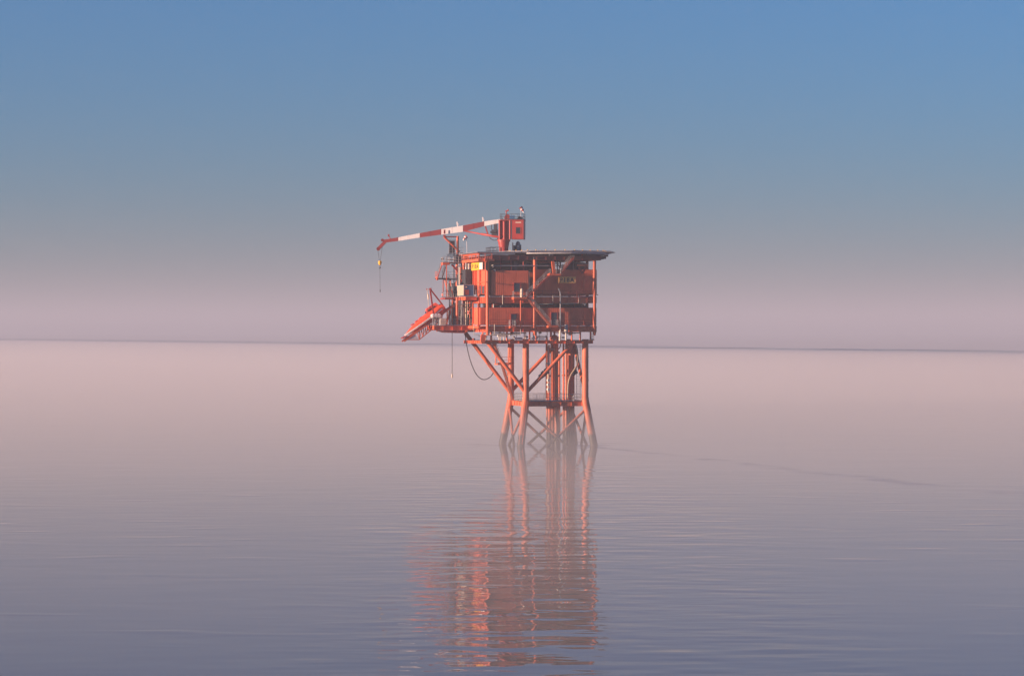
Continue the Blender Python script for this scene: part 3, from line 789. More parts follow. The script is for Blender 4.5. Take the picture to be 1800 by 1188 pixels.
# middle overhang deck (under the container)
mz0, mz1 = Z(526, 2), Z(521.8, 2)
mu0 = U(803, 5.0)
part("deck_plate", MB().box((mu0, -1.8, mz1 - 0.06), (uF - 0.4, 8.2, mz1)), "grey", P)
for v in (-1.7, 3.0, 8.1):
    part("deck_girder", MB().ibeam((mu0, v, mz1 - 0.36), (uF - 0.4, v, mz1 - 0.36), 0.56, 0.3), "orange", P)
part("deck_girder", MB().ibeam((mu0 + 0.1, -1.5, mz1 - 0.36), (mu0 + 0.1, 7.9, mz1 - 0.36), 0.55, 0.3), "orange", P)
railing(P, [(uF - 0.5, -1.7, mz1), (mu0 + 2.6, -1.7, mz1)], 1.1, 0.9)
# upper overhang deck with its machinery
uz = Z(463, 6)
part("deck_plate", MB().box((U(786, 7), 5.4, uz - 0.08), (uF - 0.5, 9.4, uz)), "dark", P)
part("deck_girder", MB().bar((U(776, 7.4), 7.4, uz - 0.12), (U(790, 7.4), 7.4, uz - 0.12), 0.9, 0.4), "orange", P)
railing(P, [(U(788, 6), 5.5, uz), (U(822, 6), 5.5, uz)], 1.1, 0.9)
railing(P, [(U(788, 8), 9.3, uz), (U(822, 8), 9.3, uz)], 1.1, 0.9, "dark")
part("raking_strut", MB().bar(Q(794, 465, 6.2), Q(814, 487, 6.2), 0.24, 0.3), "dark_red", P)
part("equipment_box", MB().box((U(819, 2), 2.4, Z(500, 2)), (U(829, 2), 5.5, Z(474, 2))), "dark", P)
part("equipment_box", MB().box((U(806, 4), 5.8, uz), (U(816, 4), 7.8, uz + 1.3)), "dark", P)
pipe([Q(819.5, 462, 3), Q(819.5, 500, 3)], 0.12, "galv"); pipe([Q(810.5, 466, 6), Q(810.5, 500, 6)], 0.07, "galv")
for (x0, y0, x1, y1, r, m) in ((808, 470, 808, 522, 0.08, "cream"), (826, 478, 826, 500, 0.1, "orange"), (831, 492, 838, 492, 0.12, "galv"), (821, 500, 832, 488, 0.14, "orange"), (812, 540, 830, 540, 0.12, "dark"),
                               (819, 530, 819, 572, 0.1, "cream"), (826, 526, 826, 572, 0.09, "orange"), (811, 535, 811, 572, 0.1, "galv"), (806, 560, 832, 560, 0.08, "galv")):
    pipe([Q(x0, y0, 3.4), Q(x1, y1, 3.4)], r, m)
clutter(bu0 + 4.2, bu1 - 1.2, 3.0, 7.0, bz1 + 0.05, mz0, 14)
clutter(mu0 + 1.5, uF - 2.0, 3.5, 7.5, mz1, Z(470, 4), 10)
# boom rest: post pair with crosshead and raking legs
for v in (RV - 0.9, RV + 0.9):
    part("boom_rest_strut", MB().tube([Q(780.5, 416.5, v), Q(808, 443, v)], 0.19, 12), "orange", P)
    part("boom_rest_beam", MB().bar(Q(780, 416.3, v), Q(806, 416.3, v), 0.24, 0.2), "dark_red", P)
    part("boom_rest_post", MB().tube([Q(804.5, 415, v), Q(804.5, 462, v)], 0.22, 12), "orange", P)
part("boom_rest_saddle", MB().bar(Q(781.5, 414.5, RV - 1.0), Q(781.5, 414.5, RV + 1.0), 0.45, 0.3).bar(Q(781.5, 411, RV - 0.72), Q(781.5, 404, RV - 0.72), 0.3, 0.12), "crane_red", P)
ladder(P, Q(795, 447, RV - 1.2), Q(795, 422, RV - 1.2), 0.8, "dark", True)
railing(P, [Q(789, 446, RV - 1.6), Q(815, 446, RV - 1.6)], 1.1, 0.7)
part("landing", MB().box(Q(789, 446.5, RV - 1.7), Q(822, 447.6, RV + 1.2)), "dark", P)

# stair tower on the outer left
tv = 7.6
def tower_landing(p0, p1, py, mat="dark"):
    z = Z(py, tv); part("landing", MB().box((U(p0, tv), tv - 0.9, z - 0.22), (U(p1, tv), tv + 0.9, z)), mat, P); return z
za = tower_landing(766.5, 782, 489.5); zb = uz
tower_landing(782, 803, 490.5)
part("landing_end", MB().tube([Q(767, 490.5, tv - 0.95), Q(770, 490.5, tv - 0.95)], 0.22, 10), "orange", P)
f0, f1 = Q(773.0, 489.5, 9.2), Q(781.8, 463.5, 5.9)
staircase(P, (f0.x, 9.2, za), (f1.x, 5.9, zb), (1, 0, 0), 0.85, "galv", "dark_red")
part("landing", MB().box((f0.x - 0.6, 8.52, za - 0.2), (f0.x + 1.6, 10.2, za - 0.002)), "dark", P)
part("landing", MB().box((f1.x - 0.55, 5.0, zb - 0.4), (f1.x + 0.65, 5.9, zb)), "orange", P)
zc = Z(524, tv); part("landing", MB().box((U(776, tv), 5.0, zc - 0.3), (U(804, tv), tv + 0.9, zc)), "dark_red", P)
g0 = Q(793.5, 523, 5.9)
staircase(P, (g0.x, 5.9, zc), (Q(784.5, 490, 9.2).x, 9.2, za), (1, 0, 0), 0.8, "galv", "orange")
railing(P, [(U(774, tv), 5.05, zc), (U(803, tv), 5.05, zc)], 1.15, 0.7)
railing(P, [(U(767, tv), tv - 0.85, za), (U(767, tv), tv + 0.85, za)], 1.1, 0.8, "orange")
railing(P, [(U(784, tv), tv - 0.85, za), (U(803, tv), tv - 0.85, za)], 1.1, 0.8)
railing(P, [(f1.x - 0.5, 5.05, zb), (f1.x + 0.6, 5.05, zb)], 1.1, 0.6)
staircase(P, (U(783, tv), tv, bz1 + 0.05), (U(799, tv), tv, zc), (0, 1, 0), 0.9, "galv", "dark_red")
for (x, v, y0, y1) in ((785, 5.2, 524, 463), (798, 9.0, 583, 447), (779, 9.4, 524, 490), (790, 5.2, 583, 524), (811, 8.6, 583, 463)):
    part("tower_post", MB().bar((U(x, v), v, Z(y0, v)), (U(x, v), v, Z(y1, v)), 0.14, 0.14), rnd.choice(("dark", "dark_red", "orange")), P)
for (x0, y0, x1, y1, v) in ((786, 523, 803, 492, 8.8), (804, 520, 816, 470, 6.4), (804, 560, 816, 528, 6.0), (790, 572, 803, 545, 5.5), (808, 500, 820, 478, 5.0)):
    part("cross_brace", MB().tube([Q(x0, y0, v), Q(x1, y1, v)], 0.08, 8), "dark_red", P)
ladder(P, Q(809, 572, 2.0), Q(809, 527, 2.0), 0.45, "galv", True)
for (x, y0, y1, v, r, m) in ((806, 463, 500, 4.5, 0.07, "galv"), (812, 446, 463, 6.5, 0.09, "dark"), (824, 463, 478, 4.0, 0.12, "cream"), (822, 526, 572, 1.9, 0.05, "cream"), (829, 530, 565, 2.2, 0.11, "dark"), (815, 540, 572, 2.2, 0.2, "cream")):
    pipe([Q(x, y0, v), Q(x, y1, v)], r, m)
for (x0, x1, y, v, r, m) in ((804, 829, 468, 4.2, 0.08, "galv"), (806, 830, 482, 4.6, 0.1, "dark"), (786, 815, 449, 8.2, 0.07, "dark"), (804, 832, 535, 2.0, 0.09, "galv"), (804, 830, 550, 2.4, 0.08, "dark"), (788, 815, 456, 6.0, 0.1, "cream")):
    pipe([Q(x0, y, v), Q(x1, y, v)], r, m)
clutter(U(786, 8), U(800, 8), 6.0, 8.6, zc, za - 0.3, 8)
clutter(U(806, 7), U(822, 7), 5.5, 8.4, uz, Z(448, 7), 12)
clutter(U(806, 7), U(822, 7), 5.0, 8.4, mz1, uz - 0.2, 16)
clutter(U(786, 7), U(806, 7), 4.0, 7.0, bz1 + 0.05, zc - 0.4, 12)
part("equipment_box", MB().box(Q(790, 446, RV + 0.3), Q(799, 423.5, RV + 0.6)), "dark", P)
part("equipment_box", MB().box((U(806, 8), 8.0, mz1), (U(818, 8), 8.5, Z(478, 8))), "dark", P)
part("equipment_box", MB().box((U(806, 7.2), 7.0, bz1 + 0.05), (U(828, 7.2), 7.4, Z(535, 7.2))), "dark", P)
# stairs under the deck down to the jacket walkway
sv_ = 2.4
zk = Z(638.5, sv_)
staircase(P, (U(882, sv_), sv_, zk), (U(867, sv_), sv_, ZC0), (0, 1, 0), 1.0, "galv", "leg")
part("landing", MB().box((U(871, sv_), sv_ - 1.6, zk - 0.25), (U(897, sv_), sv_ + 0.8, zk)), "leg", P)
railing(P, [(U(871, sv_), sv_ - 1.5, zk), (U(896, sv_), sv_ - 1.5, zk)], 1.15, 0.8, "leg")
staircase(P, (U(899, sv_), sv_ - 1.0, 7.85), (U(879, sv_), sv_ - 1.0, zk), (0, 1, 0), 1.0, "galv", "leg")
part("stair_hanger", MB().tube([Q(871.5, 604, sv_), Q(871.5, 640, sv_)], 0.12, 8), "leg", P)
part("stair_hanger", MB().tube([Q(896, 604, sv_ - 1.5), Q(892, 660, sv_ - 1.5)], 0.1, 8), "leg", P)

# ---------------------------------------------------------------- crane
C = thing("pedestal_crane", (U(885.5, CRV), CRV, zt), "red pedestal crane with red and white banded boom laid over its rest", "crane")
C.rotation_euler = (0, 0, CRH); ORG[C] = Vector((0, 0, zt))     # crane parts: s along the boom axis, w across, z up
CV = 0.0; cu = 0.0
def QC(px, py, w):
    p = crane_point(px, py, w); return Vector((p[0], w, p[1]))
def UC(px, w): return QC(px, 440, w).x
def cz(py): return QC(885.5, py, 0).z
ped = part("pedestal", MB().tube([(cu, CV, zt - 0.1), (cu, CV, cz(436)), (cu, CV, cz(427)), (cu, CV, cz(421)), (cu, CV, cz(417))], [0.78, 0.82, 1.0, 1.05, 0.9], 28), "crane_red", C)
part("slew_ring", MB().tube([(cu, CV, cz(424.5)), (cu, CV, cz(421.5))], 1.16, 28), "dark_red", C)
bl, br = UC(879, CV), UC(894.5, CV)
part("crane_body", MB().box((bl + 0.25, CV - 0.7, cz(421.5)), (br, CV + 0.7, cz(388))), "dark_red", C)  # dark red instead of crane red puts shadow into the body colour
part("cheek_plate", MB().box((bl, CV - 0.95, cz(415)), (bl + 0.9, CV - 0.72, cz(387.2))), "crane_red", C)
part("cheek_plate", MB().box((bl, CV + 0.72, cz(415)), (bl + 0.9, CV + 0.95, cz(387.2))), "crane_red", C)
for (x, w_) in ((878.4, -1.0), (886.5, -0.95), (896.8, -1.45)):
    part("corner_post", MB().tube([(UC(x, w_), w_, cz(421.3)), (UC(x, w_), w_, cz(388.3))], 0.19, 12), "crane_red", C)
hl, hr = UC(899, CV - 1.5), UC(920, CV - 1.5)
house = part("machinery_house", MB().box((hl, CV - 1.5, cz(421)), (hr, CV + 1.3, cz(388.5))), "crane_red", C)
part("roof_plate", MB().box((bl - 0.1, CV - 1.6, cz(388.4)), (hr + 0.08, CV + 1.4, cz(387.2))), "dark_red", house)
wa, wb = UC(907, CV - 1.5), UC(914.5, CV - 1.5)
w = part("window", MB().box((wa, CV - 1.53, cz(411.5)), (wb, CV - 1.502, cz(400.5))), "glass", house)
fr = MB()
for (a, b, c_, d) in ((wa - 0.1, wa, 412.3, 399.7), (wb, wb + 0.1, 412.3, 399.7)): fr.box((a, CV - 1.56, cz(c_)), (b, CV - 1.501, cz(d)))
fr.box((wa, CV - 1.559, cz(412.3)), (wb, CV - 1.501, cz(411.55))); fr.box((wa, CV - 1.559, cz(400.45)), (wb, CV - 1.501, cz(399.7)))
part("window_frame", fr, "dark_red", house)
part("nameplate", MB().box((UC(906, CV - 1.5), CV - 1.53, cz(392.6)), (UC(916, CV - 1.5), CV - 1.501, cz(391))), "cream", house)
part("roof_edge", MB().box((hr - 0.3, CV - 1.52, cz(421.2)), (hr + 0.03, CV + 1.32, cz(388.45))), "dark_red", house)
# ladder and railings on the crane
railing(C, [(bl + 0.2, CV - 1.5, cz(387)), (hr, CV - 1.5, cz(387)), (hr, CV + 1.3, cz(387)), (bl + 0.2, CV + 1.3, cz(387)), (bl + 0.2, CV - 1.5, cz(387))], 1.05, 0.95, "dark", 0.024)
ladder(C, (cu - 0.1, CV - 0.85, cz(421)), (cu - 0.1, CV - 0.85, cz(388)), 0.45, "crane_red")
part("lamp_mast", MB().tube([QC(890, 384, CV), QC(890, 372, CV)], 0.09, 8).bar(QC(888.5, 371.3, CV), QC(894, 370.4, CV), 0.2, 0.2).tube([QC(893, 370, CV), QC(893, 367.8, CV)], 0.13, 8), "crane_red", C)
part("winch", MB().tube([QC(892, 382.5, CV - 0.9), QC(892, 382.5, CV + 0.9)], 0.42, 16).tube([QC(892, 382.5, CV - 0.95), QC(892, 382.5, CV - 0.88)], 0.55, 16).tube([QC(892, 382.5, CV + 0.88), QC(892, 382.5, CV + 0.95)], 0.55, 16), "dark_red", C)
part("exhaust", MB().tube([QC(913, 387, CV), QC(913, 380, CV)], 0.22, 12).tube([QC(917, 387, CV), QC(917, 382.5, CV)], 0.2, 12).box(QC(910, 387, CV - 0.4), QC(912, 383, CV + 0.4)), "dark", C)
# machinery in front of the body, below the boom foot
part("hydraulic_unit", MB().box(QC(864, 413.5, CV - 0.6), QC(875.5, 404, CV + 0.6)).box(QC(868, 404, CV - 0.5), QC(874.5, 394, CV + 0.4)).tube([QC(862, 408, CV - 0.7), QC(872, 408, CV - 0.7)], 0.2, 10)
     .tube([QC(864, 404, CV), QC(864, 393, CV)], 0.07, 8), "dark", C)
part("hydraulic_hose", MB().tube(smooth([QC(860, 416.5, CV - 0.5), QC(863, 420, CV - 0.5), QC(868, 422.4, CV - 0.5), QC(873, 421.5, CV - 0.5), QC(877, 417, CV - 0.5)]), 0.06, 6), "rubber", C)
# boom: tapered box girder in painted lengths
BW = 0.42
secs = [(890, 383.6, 389.2), (851, 389.3, 397.8), (814, 396.6, 407.6), (775.5, 403.0, 412.6), (738, 410.0, 417.6), (700, 417.4, 423.7), (675, 421.4, 427.0)]
cols = ["white", "boom_red", "white", "boom_red", "white", "boom_red"]
for i, c_ in enumerate(cols):
    (x0, t0, b0), (x1, t1, b1) = secs[i], secs[i + 1]
    w0 = BW * (1 - 0.07 * i); w1 = BW * (1 - 0.07 * (i + 1)); vs = []
    for (x, t, b, w) in ((x0 - 0.02, t0, b0, w0), (x1 + 0.02, t1, b1, w1)):
        vs += [QC(x, b, CV - w), QC(x, b, CV + w), QC(x, t, CV + w), QC(x, t, CV - w)]
    fs = [(0, 1, 2, 3), (7, 6, 5, 4), (0, 4, 5, 1), (1, 5, 6, 2), (2, 6, 7, 3), (3, 7, 4, 0)]
    # outer band collar
    o = part("boom_section", MB().add(vs, fs), c_, C, "white painted length of the boom" if c_ == "white" else "red painted length of the boom")
    rib = MB()
    for k in (0.0, 0.5):
        x = x0 + (x1 - x0) * k - 0.4; t = t0 + (t1 - t0) * k; b = b0 + (b1 - b0) * k; w = w0 + (w1 - w0) * k + 0.03
        v8 = []
        for xx in (x, x - 0.9): v8 += [QC(xx, b + 0.3, CV - w), QC(xx, b + 0.3, CV + w), QC(xx, t - 0.3, CV + w), QC(xx, t - 0.3, CV - w)]
        rib.add(v8, fs)
    part("collar", rib, c_, o)
for (x, y) in ((804.5, 398), (849.5, 390)):
    part("boom_lug", MB().bar(QC(x, y, CV), QC(x - 1.2, y - 8, CV), 0.25, 0.22, (1, 0, 0)).bar(QC(x, y, CV), QC(x + 1, y - 5, CV), 0.2, 0.15, (1, 0, 0)), "white", C)
hd_ = part("boom_head", MB().bar(QC(679, 423, CV), QC(665.5, 437, CV), 0.5, 0.52).tube([QC(665, 437.5, CV - 0.3), QC(665, 437.5, CV + 0.3)], 0.34, 14)
     .tube([QC(672.3, 422.2, CV - 0.32), QC(672.3, 422.2, CV + 0.32)], 0.27, 14), "boom_red", C)
part("boom_lamp", MB().tube([QC(687, 420.5, CV), QC(683.5, 414.8, CV)], 0.07, 6).tube([QC(684.5, 413.8, CV), QC(682, 413.8, CV)], 0.2, 10), "crane_red", C)
for q in (-0.28, 0.28):
    part("luffing_ram", MB().tube([QC(816, 406, CV + q), QC(846, 411.5, CV + q), QC(846.1, 411.5, CV + q), QC(880, 417.3, CV + q)], [0.13, 0.13, 0.2, 0.2], 12), "crane_red", C)
part("boom_link", MB().bar(QC(853, 397, CV), QC(858, 413, CV), 0.5, 0.2, (1, 0, 0)), "dark_red", C)
# hoist rope, block and tag line
for (x, y) in ((664.2, 440), (673, 427)):
    part("hoist_rope", MB().tube([QC(x, y, CV), QC(667.6 + (x - 668) * 0.15, 459, CV)], 0.035, 5), "rope", C)
blk = part("hook_block", MB().tube([QC(667.8, 458.3, CV), QC(667.8, 460, CV), QC(667.8, 463.5, CV), QC(667.8, 466.4, CV)], [0.18, 0.32, 0.3, 0.1], 14).bar(QC(665.3, 460.5, CV), QC(670.3, 460.5, CV), 0.3, 0.35), "yellow", C)
part("hook", MB().tube(smooth([QC(667.8, 466, CV), QC(667.8, 468.5, CV), QC(669, 470.3, CV), QC(667.7, 471.8, CV), QC(666.2, 470.6, CV)], 4), 0.07, 6), "dark", blk)
part("tag_line", MB().tube([QC(667.8, 470, CV), QC(668.2, 511, CV)], 0.03, 5).tube([QC(668.2, 509, CV), QC(668.2, 513.5, CV)], 0.08, 6), "rope", C)

# ---------------------------------------------------------------- lifeboat and its ramp
LV = 4.6
bow, stern = Q(711.5, 588.5, LV), Q(780, 539.5, LV)
ax = (stern - bow); LB = ax.length; ax.normalize(); nu = Vector((0, 1, 0)); upv = nu.cross(ax) * -1
if upv.z < 0: upv = -upv
B = thing("lifeboat", bow.lerp(stern, 0.5) - upv * 0.7, "enclosed orange lifeboat with white stripe, nose down on its launch ramp", "lifeboat")
st = [(0, .05, .05, .08), (.06, .26, .22, .22), (.16, .55, .46, .34), (.3, .86, .70, .44), (.45, 1.08, .86, .5), (.62, 1.18, .95, .54), (.78, 1.18, .98, .54), (.92, 1.1, .92, .5), (1.0, .95, .72, .42)]
N = 20
mb = MB(); rings = []
for (t, hw, ht, hb) in st:
    c = bow + ax * (LB * t) + upv * (0.12 * (1 - t) * -0.5)
    ring = []
    for k in range(N):
        a = 2 * math.pi * k / N; y = math.cos(a); z = math.sin(a)
        yy = math.copysign(abs(y) ** 0.8, y) * hw; zz = (math.copysign(abs(z) ** 0.85, z)) * (ht if z > 0 else hb * 1.2)
        ring.append(c + nu * yy + upv * zz)
    rings.append(ring)
vs = [p for r_ in rings for p in r_]; m_ = len(rings)
mb.add(vs, [(i * N + k, i * N + (k + 1) % N, (i + 1) * N + (k + 1) % N, (i + 1) * N + k) for i in range(m_ - 1) for k in range(N)], True)
mb.add(rings[0], [tuple(range(N))]); mb.add(rings[-1], [tuple(reversed(range(N)))])
hull = part("hull", mb, "boat", B)
for q in (-1, 1):
    pts = [bow + ax * (LB * t) + nu * (q * (hw + 0.02)) + upv * (-0.06 * (1 - t)) for (t, hw, ht, hb) in st[:-1]]
    s = MB()
    for a, b in zip(pts, pts[1:]): s.bar(a, b + (b - a).normalized() * 0.03, 0.26, 0.24, upv)
    part("stripe", s, "white", hull)
ca, cb = bow + ax * (LB * 0.62) + upv * 0.75, bow + ax * (LB * 0.93) + upv * 0.7
cab = part("cockpit", MB().add([ca + nu * y + upv * z + ax * x for (x, y, z) in ((-.25, -.7, 0), (-.25, .7, 0), (.45, .55, .78), (.45, -.55, .78))] + [cb + nu * y + upv * z + ax * x for (x, y, z) in ((0, -.75, 0), (0, .75, 0), (-.25, .55, .8), (-.25, -.55, .8))],
     [(0, 1, 2, 3), (7, 6, 5, 4), (3, 2, 6, 7), (0, 3, 7, 4), (1, 5, 6, 2), (0, 4, 5, 1)]), "boat", B)
part("window", MB().add([ca + nu * y + upv * z + ax * x for (x, y, z) in ((-.14, -.55, .14), (-.14, .55, .14), (.33, .46, .64), (.33, -.46, .64))], [(0, 3, 2, 1)]).bar(ca + ax * .4 + nu * -.70 + upv * .36, ca + ax * 1.9 + nu * -.70 + upv * .36, 0.04, 0.26, upv), "glass", cab)
for t in (0.25, 0.36, 0.47):
    p = bow + ax * (LB * t) + upv * (0.62 + t * 0.5); 
    part("hatch", MB().bar(p - ax * 0.28, p + ax * 0.28, 0.6, 0.12, upv), "boat", B)
RB = thing("launch_ramp", Q(765, 578, LV), "sloping red steel lifeboat ramp with lattice underside and pale end panel", "launch ramp")
for q in (-0.95, 0.95):
    a = bow + nu * q - upv * 0.75 - ax * 0.9; b = stern + nu * q - upv * 0.75 + ax * 1.4
    part("ramp_rail", MB().bar(a, b, 0.18, 0.26, upv), "orange", RB)
    lo0, lo1 = Q(737, 596.8, LV + q), Q(765, 574.5, LV + q)
    part("lower_chord", MB().bar(lo0, lo1, 0.14, 0.16), "orange", RB)
    part("lower_chord", MB().bar(Q(716, 596.9, LV + q), lo0, 0.12, 0.14), "orange", RB)
    for k in range(6):
        p = lo0.lerp(lo1, k / 5); d0 = a + (b - a) * (0.30 + 0.09 * k); d1 = a + (b - a) * (0.36 + 0.09 * k)
        part("lattice_bar", MB().tube([p, d0], 0.06, 6), "orange", RB); part("lattice_bar", MB().tube([p, d1], 0.06, 6), "dark_red", RB)
    t0, t1, t2 = Q(718.5, 595.8, LV + q), Q(735.5, 595.8, LV + q), Q(729.5, 587.5, LV + q)
    o_ = Vector((0, 0.04, 0)); part("end_panel", MB().add([t0 - o_, t1 - o_, t2 - o_, t0 + o_, t1 + o_, t2 + o_], [(0, 1, 2), (5, 4, 3), (0, 3, 4, 1), (1, 4, 5, 2), (2, 5, 3, 0)]), "white", RB)
for k in range(4):
    p = bow - upv * 0.8 + ax * (k * 2.2); part("cross_tie", MB().tube([p - nu * 0.95, p + nu * 0.95], 0.08, 8), "orange", RB)
part("rail_head", MB().bar(Q(706.5, 594.5, LV), Q(714, 590.5, LV), 2.0, 0.16), "dark_red", RB)
for (x, y0, y1) in ((768, 583, 556), (777, 583, 550), (786, 583, 545)):
    for q in (-0.95, 0.95): part("ramp_post", MB().bar(Q(x, y0, LV + q), Q(x, y1, LV + q), 0.16, 0.16), "orange", RB)
D = thing("boat_davit", Q(765, 548, LV), "pale red A-frame davit with rollers standing over the lifeboat stern", "davit")
for q in (-1.35, 1.35):
    part("davit_arm", MB().bar(Q(762, 552, LV + q), Q(756, 508, LV + q), 0.22, 0.26, (1, 0, 0)), "crane_red", D)
    part("davit_strut", MB().bar(Q(757, 509, LV + q), Q(778, 536, LV + q), 0.2, 0.24), "crane_red", D)
    part("davit_fork", MB().bar(Q(750.5, 509, LV + q), Q(759, 507, LV + q), 0.24, 0.26), "white", D)
part("crossbar", MB().tube([Q(756, 508, LV - 1.5), Q(756, 508, LV + 1.5)], 0.2, 12).tube([Q(750.5, 508.5, LV - 1.4), Q(750.5, 508.5, LV + 1.4)], 0.15, 12), "crane_red", D)
part("fall_rope", MB().tube([Q(751, 509, LV - 0.6), Q(753.5, 541, LV - 0.6)], 0.04, 5).tube([Q(752.4, 517, LV - .6), Q(753.1, 526, LV - .6)], 0.14, 8), "cream", D)

# ---------------------------------------------------------------- things standing on the platform
cv0, cv1 = -1.2, 4.0
c0, c1 = U(815, cv0), U(833.5, cv0); cz0, cz1 = mz1 + 0.02, Z(500.5, cv0)
K = thing("cargo_container", ((c0 + c1) / 2, (cv0 + cv1) / 2, cz0), "small container, pale ribbed side and blue end, on the overhanging middle deck", "container")
part("body", MB().box((c0 + 0.06, cv0 + 0.06, cz0 + 0.1), (c1 - 0.06, cv1 - 0.06, cz1 - 0.05)), "blue", K, "blue painted container body")
mb = MB(); k_ = 12
for i in range(k_):
    a = cv0 + 0.12 + i * (cv1 - cv0 - 0.24) / k_; mb.box((c0 - 0.01, a + 0.05, cz0 + 0.16), (c0 + 0.055, a + 0.28, cz1 - 0.14))
mb.box((c0 + 0.03, cv0 + 0.1, cz0 + 0.14), (c0 + 0.058, cv1 - 0.1, cz1 - 0.12))
part("ribbed_side", mb, "cream", K, "pale ribbed side")
f = MB()
for u in (c0 + 0.06, c1 - 0.06):
    for v in (cv0 + 0.06, cv1 - 0.06): f.bar((u, v, cz0), (u, v, cz1), 0.13, 0.13)
for z in (cz0 + 0.06, cz1 - 0.06):
    f.bar((c0, cv0 + 0.06, z), (c1, cv0 + 0.06, z), 0.12, 0.11).bar((c0, cv1 - 0.06, z), (c1, cv1 - 0.06, z), 0.12, 0.11)
part("frame", f, "grey", K)
part("end_hatch", MB().box((c0 + 0.15, cv0 + 0.02, cz0 + 0.25), (c0 + 0.95, cv0 + 0.058, cz0 + 1.15)), "dark_red", K)
part("vent", MB().box((c0 + 0.3, cv0 + 0.02, cz0 + 1.5), (c0 + 0.6, cv0 + 0.058, cz0 + 1.72)), "cream", K)

def text_part(body, parent, w, h, loc, rot, name="lettering", squeeze=None):
    cu_ = bpy.data.curves.new("lettering_curve", 'FONT'); cu_.body = body; cu_.size = 1.0; cu_.extrude = 0.006; cu_.space_character = 1.25
    cu_.offset = 0.022
    tmp = link(bpy.data.objects.new("lettering_source", cu_))
    dg = bpy.context.evaluated_depsgraph_get(); me = bpy.data.meshes.new_from_object(tmp.evaluated_get(dg))
    bpy.data.objects.remove(tmp); bpy.data.curves.remove(cu_)
    xs = [v.co.x for v in me.vertices]; ys = [v.co.y for v in me.vertices]
    cx, cy = (min(xs) + max(xs)) / 2, (min(ys) + max(ys)) / 2
    sx, sy = w / (max(xs) - min(xs)), h / (max(ys) - min(ys))
    for v in me.vertices: v.co = ((v.co.x - cx) * sx, (v.co.y - cy) * sy, v.co.z)
    me.materials.clear(); me.materials.append(M["black"])
    o = link(bpy.data.objects.new(name, me)); o.parent = parent
    o.location = Vector(loc) - ORG[parent]; o.rotation_euler = rot
    return o
sv1 = -7.0
a, b = Q(982.2, 497.2, sv1), Q(1011.3, 487.0, sv1)
S1 = solo("name_board", MB().box((a.x, sv1, a.z), (b.x, sv1 + 0.06, b.z)), "sign_orange", (a + b) / 2, "ochre board reading P18A before the wide right-hand wall", "sign")
text_part("P18A", S1, (b.x - a.x) * 0.86, (b.z - a.z) * 0.76, ((a.x + b.x) / 2, sv1 - 0.012, (a.z + b.z) / 2), (R(90), 0, 0))
fr = MB()
for (x0, x1, y0, y1) in ((a.x - 0.05, b.x + 0.05, b.z, b.z + 0.05), (a.x - 0.05, b.x + 0.05, a.z - 0.05, a.z), (a.x - 0.05, a.x, a.z, b.z), (b.x, b.x + 0.05, a.z, b.z)):
    fr.box((x0, sv1 - 0.01, y0), (x1, sv1 + 0.05, y1))
part("edging", fr, "sign_orange", S1)
for x in (a.x + 0.4, b.x - 0.4):
    part("bracket", MB().bar((x, sv1 + 0.07, (a.z + b.z) / 2), (x, vr - 0.35, (a.z + b.z) / 2), 0.08, 0.08), "galv", S1)
us = uF - 0.42
va, vb = flank(842.3, us), flank(828.5, us)
s0, s1 = Z(474.3), Z(461)
S2 = solo("name_board", MB().box((us, va, s0), (us + 0.06, vb, s1)), "yellow", (us, (va + vb) / 2, s0), "bright yellow board reading P18A on the sunlit left flank", "sign")
text_part("P18A", S2, (vb - va) * 0.8, (s1 - s0) * 0.62, (us - 0.012, (va + vb) / 2, (s0 + s1) / 2), (R(90), 0, R(-90)))
va2, vb2 = flank(848, us), flank(842.5, us)
S3 = solo("notice_board", MB().box((us + 0.005, va2, s0 + 0.05), (us + 0.06, vb2 - 0.03, s1 - 0.05)), "white", (us, (va2 + vb2) / 2, s0), "plain white board beside the yellow name board", "notice board")

def windsock(base, top, d, label, group="windsocks"):
    base, top, d = Vector(base), Vector(top), Vector(d)
    W = thing("windsock", base, label, "windsock", group)
    part("pole", MB().tube([base, top], 0.045, 6), "white", W)
    k = 4
    for i in range(k):
        p, q = top + d * (i / k), top + d * ((i + 1) / k)
        sag = Vector((0, 0, -0.12)); p = p + sag * (i / k) ** 2 * 2; q = q + sag * ((i + 1) / k) ** 2 * 2
        part("sock_band", MB().tube([p, q], [0.34 - 0.05 * i, 0.34 - 0.05 * (i + 1)], 12), "crane_red" if i % 2 == 0 else "white", W)
windsock(crane_local(916, 387, 1.0), crane_local(915.2, 364.5, 1.0), crane_local(921, 371.5, 1.0) - crane_local(915.2, 364.5, 1.0), "red and white windsock on the crane cab roof")
windsock(Q(821, 446, 6.6), Q(820, 415.5, 6.6), Q(814.5, 420.5, 6.6) - Q(820, 415.5, 6.6), "red and white windsock on a mast beside the boom rest")

# hose and cable under the overhang
hp = [Q(x, y, 5.5) for (x, y) in ((817.5, 587), (820, 605), (826, 631), (834, 652), (842, 663), (850, 667), (858, 665), (864, 660), (869, 652))]
solo("hanging_hose", MB().tube(smooth(hp), 0.075, 8), "rubber", hp[0], "black hose hanging in a long loop between overhang and strut", "hose")
ca = Q(794.8, 583, 4.6); cb = Q(794.8, 657, 4.6)
HC = thing("hanging_cable", cb, "straight dark cable with small pale weight, hanging below the boat deck", "cable")
part("cable", MB().tube([ca, cb], 0.05, 6), "rope", HC)
part("weight", MB().tube([cb, cb - Vector((0, 0, 0.15)), cb - Vector((0, 0, 0.6)), cb - Vector((0, 0, 0.72))], [0.08, 0.15, 0.15, 0.05], 10), "cream", HC)

